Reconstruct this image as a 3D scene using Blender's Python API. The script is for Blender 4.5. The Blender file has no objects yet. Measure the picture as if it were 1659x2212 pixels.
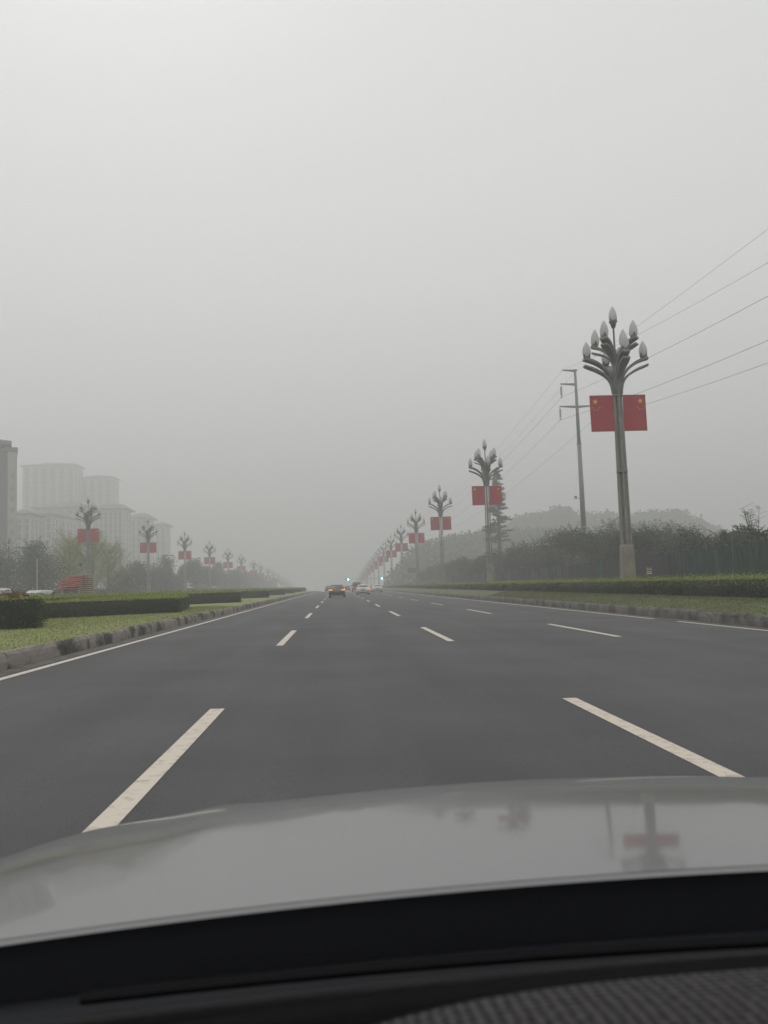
import bpy, bmesh, math, random
import numpy as np
from mathutils import Vector, Matrix
R=math.radians; PI=math.pi
C=bpy.context.scene.collection
sc=bpy.context.scene
rng=np.random.default_rng(7); random.seed(7)

# ------------------------------------------------------------ camera
H=1.27                                   # eye height inside the car
cam=bpy.data.cameras.new('camera'); co=bpy.data.objects.new('camera',cam); C.objects.link(co)
cam.sensor_fit='VERTICAL'; cam.sensor_height=36; cam.lens=29.3
cam.clip_start=0.05; cam.clip_end=5000
fpx=1800.0; roll=.035
yc=Vector(((729.5-829.5)/fpx,-(1266-1106)/fpx,-1)).normalized()      # the road direction in camera space
up=Vector((-math.sin(roll),math.cos(roll),0)); up.z=-(up.x*yc.x+up.y*yc.y)/yc.z; up.normalize()
xc=yc.cross(up)
M=Matrix((xc,yc,up)).to_4x4(); M.translation=Vector((0,0,H)); co.matrix_world=M
cam.dof.use_dof=True; cam.dof.focus_distance=70; cam.dof.aperture_fstop=6.5
sc.camera=co

# ------------------------------------------------------------ world, sun, exposure
SUN_EL,SUN_AZ=R(52),R(-18)
w=bpy.data.worlds.new('World'); sc.world=w; w.use_nodes=True
nt=w.node_tree; nt.nodes.clear(); N=nt.nodes.new; L=nt.links.new
out=N('ShaderNodeOutputWorld'); b1=N('ShaderNodeBackground'); b2=N('ShaderNodeBackground'); ad=N('ShaderNodeAddShader')
sky=N('ShaderNodeTexSky'); sky.sky_type='NISHITA'; sky.sun_disc=False; sky.sun_elevation=SUN_EL; sky.sun_rotation=SUN_AZ
sky.dust_density=4; sky.air_density=1
hs=N('ShaderNodeHueSaturation'); hs.inputs['Saturation'].default_value=.12
L(sky.outputs[0],hs.inputs['Color']); L(hs.outputs[0],b1.inputs[0]); b1.inputs[1].default_value=.012
tc=N('ShaderNodeTexCoord'); sx=N('ShaderNodeSeparateXYZ'); cr=N('ShaderNodeValToRGB')
L(tc.outputs['Generated'],sx.inputs[0]); L(sx.outputs['Z'],cr.inputs[0]); L(cr.outputs[0],b2.inputs[0]); b2.inputs[1].default_value=.80
e=cr.color_ramp.elements; e[0].position=0; e[0].color=(.74,.74,.735,1); e[1].position=1; e[1].color=(.98,.99,.978,1)
x=e.new(.35); x.color=(.94,.95,.938,1)
L(b1.outputs[0],ad.inputs[0]); L(b2.outputs[0],ad.inputs[1]); L(ad.outputs[0],out.inputs[0])
sl=bpy.data.lights.new('sun','SUN'); sl.energy=.6; sl.angle=R(20); sl.color=(1,.97,.92)
so=bpy.data.objects.new('sun',sl); C.objects.link(so)
sd=Vector((math.sin(SUN_AZ)*math.cos(SUN_EL),math.cos(SUN_AZ)*math.cos(SUN_EL),math.sin(SUN_EL)))
so.rotation_euler=sd.to_track_quat('Z','Y').to_euler()
sc.view_settings.view_transform='Standard'; sc.view_settings.look='None'; sc.view_settings.gamma=1
sc.view_settings.exposure=0.0
cy=sc.cycles; cy.max_bounces=6; cy.diffuse_bounces=3; cy.glossy_bounces=3; cy.volume_bounces=2; cy.transparent_max_bounces=8
cy.use_denoising=True

# ------------------------------------------------------------ helpers
def tag(o,label=None,cat=None,group=None,kind=None):
    if label:
        n=len(label.split()); assert 4<=n<=16,(label,n)
        o['label']=label
    if cat: o['category']=cat
    if group: o['group']=group
    if kind: o['kind']=kind
    return o
def thing(name,label,cat,loc=(0,0,0),rz=0,group=None):
    o=bpy.data.objects.new(name,None); C.objects.link(o); o.location=loc; o.rotation_euler=(0,0,rz)
    o.empty_display_size=.3
    return tag(o,label,cat,group)
def copy_tree(o,parent=None):
    c=o.copy(); C.objects.link(c)
    if parent is not None: c.parent=parent
    for ch in list(kids.get(o.name,[])): copy_tree(ch,c)
    return c
kids={}
class MB:
    def __init__(s): s.v=[]; s.f=[]; s.m=[]; s.mi=0
    def add(s,vs,fs):
        b=len(s.v); s.v+= [tuple(p) for p in vs]; s.f+=[tuple(b+i for i in f) for f in fs]; s.m+=[s.mi]*len(fs)
    def box(s,x0,x1,y0,y1,z0,z1):
        s.add([(x0,y0,z0),(x1,y0,z0),(x1,y1,z0),(x0,y1,z0),(x0,y0,z1),(x1,y0,z1),(x1,y1,z1),(x0,y1,z1)],
              [(0,3,2,1),(4,5,6,7),(0,1,5,4),(1,2,6,5),(2,3,7,6),(3,0,4,7)])
    def loft(s,secs,cap=True,closed=True):
        n=len(secs[0]); vs=[p for q in secs for p in q]; fs=[]
        for i in range(len(secs)-1):
            for j in range(n if closed else n-1):
                k=(j+1)%n; fs.append((i*n+j,i*n+k,(i+1)*n+k,(i+1)*n+j))
        if cap and closed: fs.append(tuple(range(n-1,-1,-1))); fs.append(tuple((len(secs)-1)*n+j for j in range(n)))
        s.add(vs,fs)
    def tube(s,path,rad,n=8,cap=True):
        path=[Vector(p) for p in path]
        if not hasattr(rad,'__len__'): rad=[rad]*len(path)
        secs=[]; ref=None
        for i,p in enumerate(path):
            d=(path[min(i+1,len(path)-1)]-path[max(i-1,0)]).normalized()
            if ref is None: ref=Vector((0,1,0)) if abs(d.y)<.9 else Vector((1,0,0))
            a=d.cross(ref).normalized(); b=d.cross(a).normalized(); ref=b.cross(d) if False else ref
            secs.append([p+(a*math.cos(2*PI*k/n)+b*math.sin(2*PI*k/n))*rad[i] for k in range(n)])
        s.loft(secs,cap)
    def lathe(s,prof,c=(0,0,0),n=12):
        s.loft([[(c[0]+r*math.cos(2*PI*k/n),c[1]+r*math.sin(2*PI*k/n),c[2]+z) for k in range(n)] for r,z in prof])
    def poly(s,pts): s.add(pts,[tuple(range(len(pts)))])
    def prism(s,pts,z0,z1):
        s.loft([[(x,y,z0) for x,y in pts],[(x,y,z1) for x,y in pts]])
    def xf(s,mat,start=0):
        for i in range(start,len(s.v)): s.v[i]=tuple(mat@Vector(s.v[i]))
    def build(s,name,mats,parent=None,smooth=False,bevel=0,loc=None):
        me=bpy.data.meshes.new(name); me.from_pydata(s.v,[],s.f); me.update()
        if not isinstance(mats,(list,tuple)): mats=[mats]
        for m in mats: me.materials.append(m)
        if max(s.m,default=0)>0: me.polygons.foreach_set('material_index',s.m)
        bm=bmesh.new(); bm.from_mesh(me); bmesh.ops.recalc_face_normals(bm,faces=bm.faces); bm.to_mesh(me); bm.free()
        if smooth: me.shade_smooth() if hasattr(me,'shade_smooth') else me.polygons.foreach_set('use_smooth',[True]*len(me.polygons))
        o=bpy.data.objects.new(name,me); C.objects.link(o)
        if parent is not None: o.parent=parent; kids.setdefault(parent.name,[]).append(o)
        if bevel:
            m=o.modifiers.new('bevel','BEVEL'); m.width=bevel; m.segments=2; m.limit_method='ANGLE'
        if loc: o.location=loc
        return o
def leaf_arrays(cen,size,nbias=None,bias=0.0,aspect=.55):
    """diamond leaves: cen (n,3), size (n,) -> verts, faces"""
    n=len(cen)
    d=rng.normal(size=(n,3)); d/=np.linalg.norm(d,axis=1)[:,None]
    nn=rng.normal(size=(n,3))
    if nbias is not None: nn=nn*(1-bias)+nbias*bias*2
    a=np.cross(d,nn); a/=np.linalg.norm(a,axis=1)[:,None]+1e-9
    s=np.asarray(size)[:,None]
    v=np.stack([cen-d*s*.5,cen+a*s*aspect*.5,cen+d*s*.5,cen-a*s*aspect*.5],1).reshape(-1,3)
    return v
def quads_obj(name,v,mat,parent=None,extra=None,mats=None):
    """v: (4n,3) quads; extra: MB appended (material slot 1)"""
    n=len(v)//4; me=bpy.data.meshes.new(name)
    ev=extra.v if extra else []; ef=extra.f if extra else []
    nv=4*n+len(ev); me.vertices.add(nv)
    allv=np.concatenate([v,np.array(ev).reshape(-1,3)]) if ev else v
    me.vertices.foreach_set('co',allv.astype(np.float32).ravel())
    loops=list(range(4*n)); starts=list(range(0,4*n,4))
    mi=[0]*n
    for f in ef:
        starts.append(len(loops)); loops+=[4*n+i for i in f]; mi.append(1)
    me.loops.add(len(loops)); me.loops.foreach_set('vertex_index',loops)
    me.polygons.add(len(starts)); me.polygons.foreach_set('loop_start',starts)
    me.materials.append(mat)
    if mats: 
        for m in mats: me.materials.append(m)
        me.polygons.foreach_set('material_index',mi)
    me.update(calc_edges=True); me.validate()
    o=bpy.data.objects.new(name,me); C.objects.link(o)
    if parent is not None: o.parent=parent; kids.setdefault(parent.name,[]).append(o)
    return o

# ------------------------------------------------------------ materials
def mat(name,col,rough=.6,metal=0,var=0,scale=5,col2=None,bump=0,bscale=40,coat=0,spec=.5,emit=None,es=0,detail=6,thr=None):
    m=bpy.data.materials.new(name); m.use_nodes=True; t=m.node_tree; p=t.nodes['Principled BSDF']
    p.inputs['Base Color'].default_value=(*col,1); p.inputs['Roughness'].default_value=rough; p.inputs['Metallic'].default_value=metal
    p.inputs['Specular IOR Level'].default_value=spec
    if coat: p.inputs['Coat Weight'].default_value=coat; p.inputs['Coat Roughness'].default_value=.03
    if emit: p.inputs['Emission Color'].default_value=(*emit,1); p.inputs['Emission Strength'].default_value=es
    if col2 is None and var: col2=tuple(c*(1-var) for c in col)
    if col2 is not None or bump:
        g=t.nodes.new('ShaderNodeNewGeometry')
    if col2 is not None:
        n=t.nodes.new('ShaderNodeTexNoise'); n.inputs['Scale'].default_value=scale; n.inputs['Detail'].default_value=detail
        t.links.new(g.outputs['Position'],n.inputs['Vector'])
        r=t.nodes.new('ShaderNodeValToRGB'); lo,hi=thr or (.35,.65)
        r.color_ramp.elements[0].position=lo; r.color_ramp.elements[1].position=hi
        r.color_ramp.elements[0].color=(*col2,1); r.color_ramp.elements[1].color=(*col,1)
        t.links.new(n.outputs[0],r.inputs[0]); t.links.new(r.outputs[0],p.inputs['Base Color'])
    if bump:
        n=t.nodes.new('ShaderNodeTexNoise'); n.inputs['Scale'].default_value=bscale; n.inputs['Detail'].default_value=4
        t.links.new(g.outputs['Position'],n.inputs['Vector'])
        b=t.nodes.new('ShaderNodeBump'); b.inputs['Strength'].default_value=bump; b.inputs['Distance'].default_value=.02
        t.links.new(n.outputs[0],b.inputs['Height']); t.links.new(b.outputs[0],p.inputs['Normal'])
    return m
def leafmat(name,a,b,c=None,scale=.6,rough=.55):
    """leaf colour varies per leaf (random per island) and in soft clumps"""
    m=bpy.data.materials.new(name); m.use_nodes=True; t=m.node_tree; p=t.nodes['Principled BSDF']
    g=t.nodes.new('ShaderNodeNewGeometry'); r=t.nodes.new('ShaderNodeValToRGB')
    n=t.nodes.new('ShaderNodeTexNoise'); n.inputs['Scale'].default_value=scale; n.inputs['Detail'].default_value=3
    t.links.new(g.outputs['Position'],n.inputs['Vector'])
    mx=t.nodes.new('ShaderNodeMath'); mx.operation='MULTIPLY_ADD'; mx.inputs[1].default_value=.5
    t.links.new(g.outputs['Random Per Island'],mx.inputs[0])
    ms=t.nodes.new('ShaderNodeMath'); ms.operation='MULTIPLY'; ms.inputs[1].default_value=.5
    t.links.new(n.outputs[0],ms.inputs[0]); t.links.new(ms.outputs[0],mx.inputs[2])
    t.links.new(mx.outputs[0],r.inputs[0])
    e=r.color_ramp.elements; e[0].position=.2; e[0].color=(*a,1); e[1].position=.72; e[1].color=(*b,1)
    if c: q=e.new(.8); q.color=(*c,1)
    t.links.new(r.outputs[0],p.inputs['Base Color']); p.inputs['Roughness'].default_value=rough
    p.inputs['Specular IOR Level'].default_value=.3
    return m
def asphalt():
    m=bpy.data.materials.new('asphalt'); m.use_nodes=True; t=m.node_tree; p=t.nodes['Principled BSDF']; Nn=t.nodes.new; Ln=t.links.new
    g=Nn('ShaderNodeNewGeometry')
    mp=Nn('ShaderNodeMapping'); mp.inputs['Scale'].default_value=(1,.06,1); Ln(g.outputs['Position'],mp.inputs[0])
    a=Nn('ShaderNodeTexNoise'); a.inputs['Scale'].default_value=1.1; a.inputs['Detail'].default_value=5; Ln(mp.outputs[0],a.inputs['Vector'])
    b=Nn('ShaderNodeTexNoise'); b.inputs['Scale'].default_value=95; b.inputs['Detail'].default_value=3; Ln(g.outputs['Position'],b.inputs['Vector'])
    c=Nn('ShaderNodeTexNoise'); c.inputs['Scale'].default_value=.35; c.inputs['Detail'].default_value=6; Ln(g.outputs['Position'],c.inputs['Vector'])
    def rmp(n,lo,hi,c0,c1):
        r=Nn('ShaderNodeValToRGB'); r.color_ramp.elements[0].position=lo; r.color_ramp.elements[1].position=hi
        r.color_ramp.elements[0].color=(*[c0]*3,1); r.color_ramp.elements[1].color=(*[c1]*3,1); Ln(n.outputs[0],r.inputs[0]); return r
    def mul(x,y):
        k=Nn('ShaderNodeMix'); k.data_type='RGBA'; k.blend_type='MULTIPLY'; k.inputs[0].default_value=1
        Ln(x,k.inputs[6]); Ln(y,k.inputs[7]); return k.outputs[2]
    ra=rmp(a,.3,.7,.82,1.1); rb=rmp(b,.3,.72,.6,1.35); rc=rmp(c,.35,.65,.82,1.12)
    sp=Nn('ShaderNodeSeparateXYZ'); Ln(g.outputs['Position'],sp.inputs[0])
    sn=Nn('ShaderNodeMath'); sn.operation='MULTIPLY_ADD'; sn.inputs[1].default_value=2*PI/1.89; sn.inputs[2].default_value=1.35; Ln(sp.outputs[0],sn.inputs[0])
    si=Nn('ShaderNodeMath'); si.operation='SINE'; Ln(sn.outputs[0],si.inputs[0])
    wm_=Nn('ShaderNodeMath'); wm_.operation='MULTIPLY_ADD'; wm_.inputs[1].default_value=.045; wm_.inputs[2].default_value=1.0; Ln(si.outputs[0],wm_.inputs[0])
    base=Nn('ShaderNodeRGB'); base.outputs[0].default_value=(.076,.077,.079,1)
    Ln(mul(mul(mul(mul(base.outputs[0],ra.outputs[0]),rb.outputs[0]),rc.outputs[0]),wm_.outputs[0]),p.inputs['Base Color'])
    p.inputs['Roughness'].default_value=.78; p.inputs['Specular IOR Level'].default_value=.35
    bm_=Nn('ShaderNodeBump'); bm_.inputs['Strength'].default_value=.35; bm_.inputs['Distance'].default_value=.006
    Ln(b.outputs[0],bm_.inputs['Height']); Ln(bm_.outputs[0],p.inputs['Normal'])
    return m
def weave():
    """dark plastic dashboard skin: rows of pressed dimples as a bump, their shade also in the colour"""
    m=bpy.data.materials.new('dashboard_skin'); m.use_nodes=True; t=m.node_tree; p=t.nodes['Principled BSDF']; Nn=t.nodes.new; Ln=t.links.new
    g=Nn('ShaderNodeNewGeometry'); mp=Nn('ShaderNodeMapping'); mp.inputs['Scale'].default_value=(1,1,0); Ln(g.outputs['Position'],mp.inputs[0])
    v=Nn('ShaderNodeTexVoronoi'); v.inputs['Scale'].default_value=115; v.inputs['Randomness'].default_value=.18; Ln(mp.outputs[0],v.inputs['Vector'])
    r=Nn('ShaderNodeValToRGB'); r.color_ramp.elements[0].position=.25; r.color_ramp.elements[1].position=.55
    r.color_ramp.elements[0].color=(.006,.006,.007,1); r.color_ramp.elements[1].color=(.075,.069,.073,1)  # pits dark, ridges pale: light and shade of the dimples painted in
    Ln(v.outputs['Distance'],r.inputs[0]); Ln(r.outputs[0],p.inputs['Base Color'])
    b=Nn('ShaderNodeBump'); b.inputs['Strength'].default_value=.8; b.inputs['Distance'].default_value=.002
    Ln(v.outputs['Distance'],b.inputs['Height']); Ln(b.outputs[0],p.inputs['Normal'])
    p.inputs['Roughness'].default_value=.75; p.inputs['Specular IOR Level'].default_value=.12
    return m
A=dict(
 asphalt=asphalt(),
 paint=mat('road_paint',(.64,.565,.475),.6,col2=(.42,.375,.325),scale=11,thr=(.30,.47)),
 gutter=mat('gutter',(.12,.115,.105),.85,col2=(.06,.06,.055),scale=3),
 kerb=mat('kerb_stone',(.25,.22,.195),.85,col2=(.055,.05,.04),scale=1.5,thr=(.42,.53),bump=.9,bscale=9,detail=12),
 lawn=mat('lawn_turf',(.25,.275,.09),.9,col2=(.20,.225,.075),scale=.8,bump=.8,bscale=30,detail=8),
 lawn2=mat('verge_turf',(.13,.155,.05),.9,col2=(.085,.10,.042),scale=.5,bump=.8,bscale=30,detail=8),
 soil=mat('soil',(.10,.10,.07),.95,col2=(.05,.065,.035),scale=.3),
 galv=mat('lamp_metal',(.21,.21,.20),.5,metal=.25,var=.25,scale=3),
 galv2=mat('lamp_post_paint',(.26,.25,.225),.6,var=.25,scale=2.5),
 basem=mat('lamp_base_paint',(.29,.255,.20),.7,col2=(.21,.185,.145),scale=2),
 globe=mat('frosted_glass',(.55,.56,.54),.3,spec=.5),
 red=mat('flag_cloth',(.43,.05,.06),.7,var=.12,scale=2),
 yellow=mat('flag_star',(.75,.55,.05),.6), 
 steel=mat('pole_steel',(.20,.205,.20),.55,metal=.1,var=.15,scale=1),
 insul=mat('insulator',(.12,.13,.13),.3),
 wire=mat('wire',(.07,.07,.07),.6),
 black=mat('black_plastic',(.012,.012,.013),.55,spec=.3),
 rubber=mat('rubber',(.02,.02,.02),.85),
 glass=mat('tinted_glass',(.015,.017,.018),.08),
 chrome=mat('chrome',(.5,.5,.5),.2,metal=1),
 white=mat('white_paint',(.72,.72,.70),.35,coat=.6),
 whitev=mat('white_van_paint',(.6,.6,.59),.5,col2=(.4,.4,.4),scale=4),
 darkcar=mat('dark_paint',(.030,.024,.030),.3,coat=.7),
 greycar=mat('grey_paint',(.12,.12,.13),.35,coat=.5),
 green_net=mat('green_netting',(.022,.062,.052),.8,var=.35,scale=1.2),
 grey_net=mat('grey_netting',(.042,.048,.052),.85,var=.3,scale=1.2),
 board=mat('dark_board',(.05,.055,.062),.75,var=.15,scale=1.5),
 bark=mat('bark',(.11,.095,.075),.9,var=.4,scale=6),
 wall_a=mat('wall_beige',(.46,.45,.40),.85,var=.1,scale=.2),
 wall_b=mat('wall_grey',(.40,.41,.39),.85,var=.1,scale=.2),
 wall_dark=mat('wall_dark',(.16,.165,.165),.8),
 pane=mat('window_glass',(.10,.11,.115),.25),
 roof=mat('roof_tile',(.13,.13,.13),.8),
 wood=mat('timber',(.52,.40,.28),.8,col2=(.38,.28,.19),scale=7),
 redwood=mat('red_bundles',(.68,.27,.19),.75,col2=(.50,.18,.13),scale=6),
 pinkt=mat('pink_sheet',(.62,.17,.19),.6),
)
_m=A['globe']; _t=_m.node_tree; _p=_t.nodes['Principled BSDF']; _p.inputs['Base Color'].default_value=(.72,.73,.71,1)
_tr=_t.nodes.new('ShaderNodeBsdfTranslucent'); _tr.inputs[0].default_value=(.8,.81,.79,1); _mx=_t.nodes.new('ShaderNodeMixShader'); _mx.inputs[0].default_value=.6
_o=[n for n in _t.nodes if n.type=='OUTPUT_MATERIAL'][0]; _t.links.new(_p.outputs[0],_mx.inputs[1]); _t.links.new(_tr.outputs[0],_mx.inputs[2]); _t.links.new(_mx.outputs[0],_o.inputs[0])
def emis(name,col,s): return mat(name,tuple(c*.6 for c in col),.4,emit=col,es=s)
A['tred']=emis('tail_red',(1,.10,.06),1.1); A['tor']=emis('tail_orange',(1,.36,.03),1.2); A['tpink']=emis('tail_pink',(1,.25,.2),1.1)
A['go']=emis('signal_green',(.12,1,.62),26); A['lampw']=emis('headlamp_glow',(1,.9,.8),2.2)
A['unl']=mat('lamp_lens_off',(.25,.03,.03),.3)
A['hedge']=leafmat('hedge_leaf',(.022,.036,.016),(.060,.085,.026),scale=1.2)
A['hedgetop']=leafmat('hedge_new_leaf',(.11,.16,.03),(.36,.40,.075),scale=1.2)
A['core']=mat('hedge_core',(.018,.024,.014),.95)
A['redleaf']=leafmat('red_shrub_leaf',(.10,.05,.03),(.27,.09,.06),scale=2)
A['dark']=leafmat('thicket_leaf',(.022,.032,.020),(.062,.082,.045))
A['mid']=leafmat('tree_leaf',(.035,.05,.028),(.09,.11,.06))
A['pale']=leafmat('spring_leaf',(.20,.22,.06),(.42,.43,.13))
A['conif']=leafmat('needle_leaf',(.03,.042,.03),(.06,.075,.05))
A['grass']=leafmat('grass_blade',(.215,.24,.072),(.29,.315,.10),scale=.7)
A['grass2']=leafmat('verge_grass_blade',(.095,.12,.04),(.21,.22,.08),scale=.7)

# ------------------------------------------------------------ ground profile along the road: flat, then over a crest
def G(y):
    if y<165: return 0.
    if y<650: return -4.8e-5*(y-165)**2
    return -4.8e-5*485**2-.0466*(y-650)*math.exp(-(y-650)/500)
ST=list(range(-40,170,10))+list(range(170,700,12))+list(range(700,1400,60))
def zroad(x): return -.0125*x
def strip(name,prof,m,kind='structure',ys=ST,jit=0):
    mb=MB(); n=len(prof); vs=[]; fs=[]
    for y in ys:
        for x,z in prof: vs.append((x,y,z+G(y)+(random.uniform(-jit,jit) if jit else 0)))
    for i in range(len(ys)-1):
        for j in range(n-1): fs.append((i*n+j,i*n+j+1,(i+1)*n+j+1,(i+1)*n+j))
    mb.add(vs,fs); o=mb.build(name,m,smooth=len(prof)>3); o['kind']=kind
    return o
XL,XR=-5.05,10.04
strip('ground',[(-1400,-.3),(-400,-.3),(-60,-.3),(60,-.3),(400,-.3),(1400,-.3)],A['soil'])
strip('road',[(-5.62,zroad(-5.62)),(0,0),(5,zroad(5)),(10.62,zroad(10.62))],A['asphalt'])
strip('opposite_road',[(-31,.03),(-23,.10),(-15.2,.03)],A['asphalt'])
strip('median_lawn',[(-15.0,.33),(-13,.37),(-9,.39),(-7,.39),(-5.72,.345)],A['lawn'],jit=0)
strip('verge_lawn',[(10.70,.165),(11.1,.24),(11.8,.40),(12.6,.49),(14,.52),(22,.52)],A['lawn2'])
strip('far_verge',[(-70,.3),(-45,.35),(-33,.35),(-31.2,.25)],A['lawn2'])
strip('right_field',[(22,.516),(40,.6),(120,1.0),(300,2)],A['soil'])
strip('left_field',[(-300,.2),(-120,.3),(-70,.296)],A['soil'])
# painted markings, each a thin sheet just above the asphalt
def marks(name,spans,x,wd):
    mb=MB()
    for y0,y1 in spans:
        k=max(1,int((y1-y0)/8)); 
        for i in range(k):
            a=y0+(y1-y0)*i/k; b=y0+(y1-y0)*(i+1)/k
            vs=[(x-wd/2,a),(x+wd/2,a),(x+wd/2,b),(x-wd/2,b)]
            mb.add([(px,py,zroad(px)+G(py)+.004+.00001*max(py,0)) for px,py in vs],[(0,1,2,3)])
    o=mb.build(name,A['paint']); o['kind']='structure'; return o
dash=[(18.5+15.68*k-15.68*2,18.5+15.68*k-15.68*2+6.25) for k in range(0,22)]
for xx in (-1.31,2.47,6.25): marks('lane_marking',dash,xx,.155)
marks('edge_line',[(-38,330)],XL,.15)
marks('edge_line',[(-38,24.4),(26.3,330)],XR,.15)
# gutters and kerb stones
for sx,xg0,xg1 in ((-1,-5.64,-5.20),(1,10.22,10.64)):
    strip('gutter',[(xg0,zroad(xg0)+.006),(xg1,zroad(xg1)+.006)],A['gutter'],ys=[y for y in ST if y<400])
def kerb(x_face,side,ztop,km):
    mb=MB(); y=-10.; rr=random.Random(5+side)
    while y<420:
        ln=.98 if y<110 else 12
        o=rr.uniform(-.008,.008); dz=rr.uniform(-.015,.008); zt=ztop+dz
        a,b=y+.003,y+ln-.003
        zb=zroad(x_face)-.05
        xf=x_face+o; xi=xf+side*.17
        for ya,yb in ((a,b),):
            ga,gb=G(ya),G(yb)
            prof=[(xf,zb),(xf+side*.015,zt-.16),(xf+side*.035,zt-.06),(xf+side*.08,zt),(xi,zt),(xi,zb)]
            secs=[]
            for t in np.linspace(0,1,5 if y<110 else 2):
                gy=ga+(gb-ga)*t; yy=ya+(yb-ya)*t
                secs.append([(px+(rr.uniform(-.014,.014) if i<4 and i>0 else 0),yy,pz+gy+(rr.uniform(-.02,.014) if 0<i<4 else 0)) for i,(px,pz) in enumerate(prof)])
            mb.loft(secs)
        y+=ln
    o=mb.build('kerb',km); o['kind']='structure'
kerb(-5.55,-1,.365,A['kerb']); kerb(10.56,1,.185,mat('kerb_stone_grimy',(.16,.145,.13),.85,col2=(.065,.06,.052),scale=1.3,thr=(.40,.58),bump=.9,bscale=9,detail=12))

# ------------------------------------------------------------ grass blades near the kerbs (uncountable)
def blades(name,x0,x1,y0,y1,n,zf,m='grass'):
    u=rng.random(n); y=y0+(y1-y0)*u**1.6; x=x0+(x1-x0)*rng.random(n)
    z=np.array([zf(a)+G(b) for a,b in zip(x,y)])
    h=rng.uniform(.010,.030,n)*(1+y/60); wd=h*.22*(1+y/40); th=rng.random(n)*2*PI
    lx=np.cos(th)*wd; ly=np.sin(th)*wd; tx=rng.normal(0,.5,n)*h; ty=rng.normal(0,.5,n)*h
    b=np.stack([x,y,z-.005],1)
    v=np.stack([b-np.stack([lx,ly,0*z],1),b+np.stack([lx,ly,0*z],1),b+np.stack([tx+lx*.1,ty,h],1),b+np.stack([tx-lx*.1,ty,h],1)],1).reshape(-1,3)
    o=quads_obj(name,v,A[m]); return o
tag(blades('grass',-13,-5.6,11,48,60000,lambda x:.345+(.045*min(1,(-5.72-x)/1.3))),
    'short mown grass of the median lawn beside the kerb','grass',kind='stuff')
tag(blades('grass',10.68,12.7,17,60,45000,lambda x:np.interp(x,[10.7,11.1,11.8,12.6],[.165,.24,.40,.49]),'grass2'),
    'short grass on the sloping right verge under the hedge','grass',kind='stuff')

# ------------------------------------------------------------ hedges
def hedge(poly,z0,z1,label,dens=1.0,top=None,group=None,name='hedge',ztilt=0,size_k=.0013,smin=.05,rough=.07,cat='hedge',tipz=.10):
    """poly: footprint (counter-clockwise); clipped sides and top of small leaves round a dark core"""
    P=np.array(poly,float); cen=P.mean(0)
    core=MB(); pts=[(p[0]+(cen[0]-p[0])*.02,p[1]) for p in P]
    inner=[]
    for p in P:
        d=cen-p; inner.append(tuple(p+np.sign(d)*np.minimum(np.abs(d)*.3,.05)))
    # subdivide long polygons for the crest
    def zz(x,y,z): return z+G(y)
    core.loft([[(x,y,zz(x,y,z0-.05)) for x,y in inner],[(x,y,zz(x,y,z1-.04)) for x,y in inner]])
    V=[]; T=[]
    n=len(P)
    for i in range(n):
        a,b=P[i],P[(i+1)%n]; ln=np.linalg.norm(b-a)
        nrm=np.array([(b-a)[1],-(b-a)[0]])/ln
        seg=max(1,int(ln/8))
        for s in range(seg):
            p=a+(b-a)*s/seg; q=a+(b-a)*(s+1)/seg; D=max(12,np.linalg.norm((p+q)/2)); sz=max(smin,D*size_k)
            k=int(dens*1.5/(sz*sz)*ln/seg*(z1-z0)); k=min(k,60000)
            u=rng.random(k); zr=z0+(z1-z0)*rng.random(k)
            xy=p+(q-p)*u[:,None]
            wob=rough*np.sin(xy[:,0]*2.1+xy[:,1]*1.7+zr*6)*.5+rng.normal(0,rough*.4,k)-.012
            zr=zr+rng.normal(0,.01,k)
            xy=xy+nrm*wob[:,None]
            g=np.array([G(t) for t in xy[:,1]])
            c=np.column_stack([xy,zr+g]); sv=rng.uniform(.7,1.4,k)*sz
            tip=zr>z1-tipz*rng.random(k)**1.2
            LA=leaf_arrays(c,sv,np.tile([nrm[0],nrm[1],.3],(k,1)),.4,.6).reshape(k,12)
            V.append(LA[~tip].reshape(-1,3)); T.append(LA[tip].reshape(-1,3))
    # top
    mn,mx=P.min(0),P.max(0)
    ys=np.arange(mn[1],mx[1],8.)
    for y0 in ys:
        y1=min(y0+8,mx[1]); D=max(12,math.hypot((mn[0]+mx[0])/2,(y0+y1)/2)); sz=max(smin,D*size_k)
        k=int(dens*1.4/(sz*sz)*(mx[0]-mn[0])*(y1-y0)); k=min(k,60000)
        x=mn[0]+(mx[0]-mn[0])*rng.random(k); y=y0+(y1-y0)*rng.random(k)
        ins=np.zeros(k,bool)
        for i in range(n):
            a,b=P[i],P[(i+1)%n]
            c=((a[1]>y)!=(b[1]>y))&(x<(b[0]-a[0])*(y-a[1])/((b[1]-a[1])+1e-12)+a[0]); ins^=c
        x,y=x[ins],y[ins]; k=len(x)
        z=z1+.02*np.sin(x*3+y*1.3)+rng.normal(0,rough*.35,k)+np.abs(rng.normal(0,.02,k))*(rng.random(k)<.15)*4+np.array([G(t) for t in y])
        sv=rng.uniform(.7,1.4,k)*sz
        T.append(leaf_arrays(np.column_stack([x,y,z]),sv,np.tile([0,0,1.],(k,1)),.3,.6))
    V=np.concatenate(V) if V else np.zeros((0,3)); T=np.concatenate(T) if T else np.zeros((0,3))
    allv=np.concatenate([V,T]); nV=len(V)//4; nT=len(T)//4
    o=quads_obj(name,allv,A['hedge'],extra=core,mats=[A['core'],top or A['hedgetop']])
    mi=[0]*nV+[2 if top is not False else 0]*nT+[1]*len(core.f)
    o.data.polygons.foreach_set('material_index',mi)
    return tag(o,label,cat,group)
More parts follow.
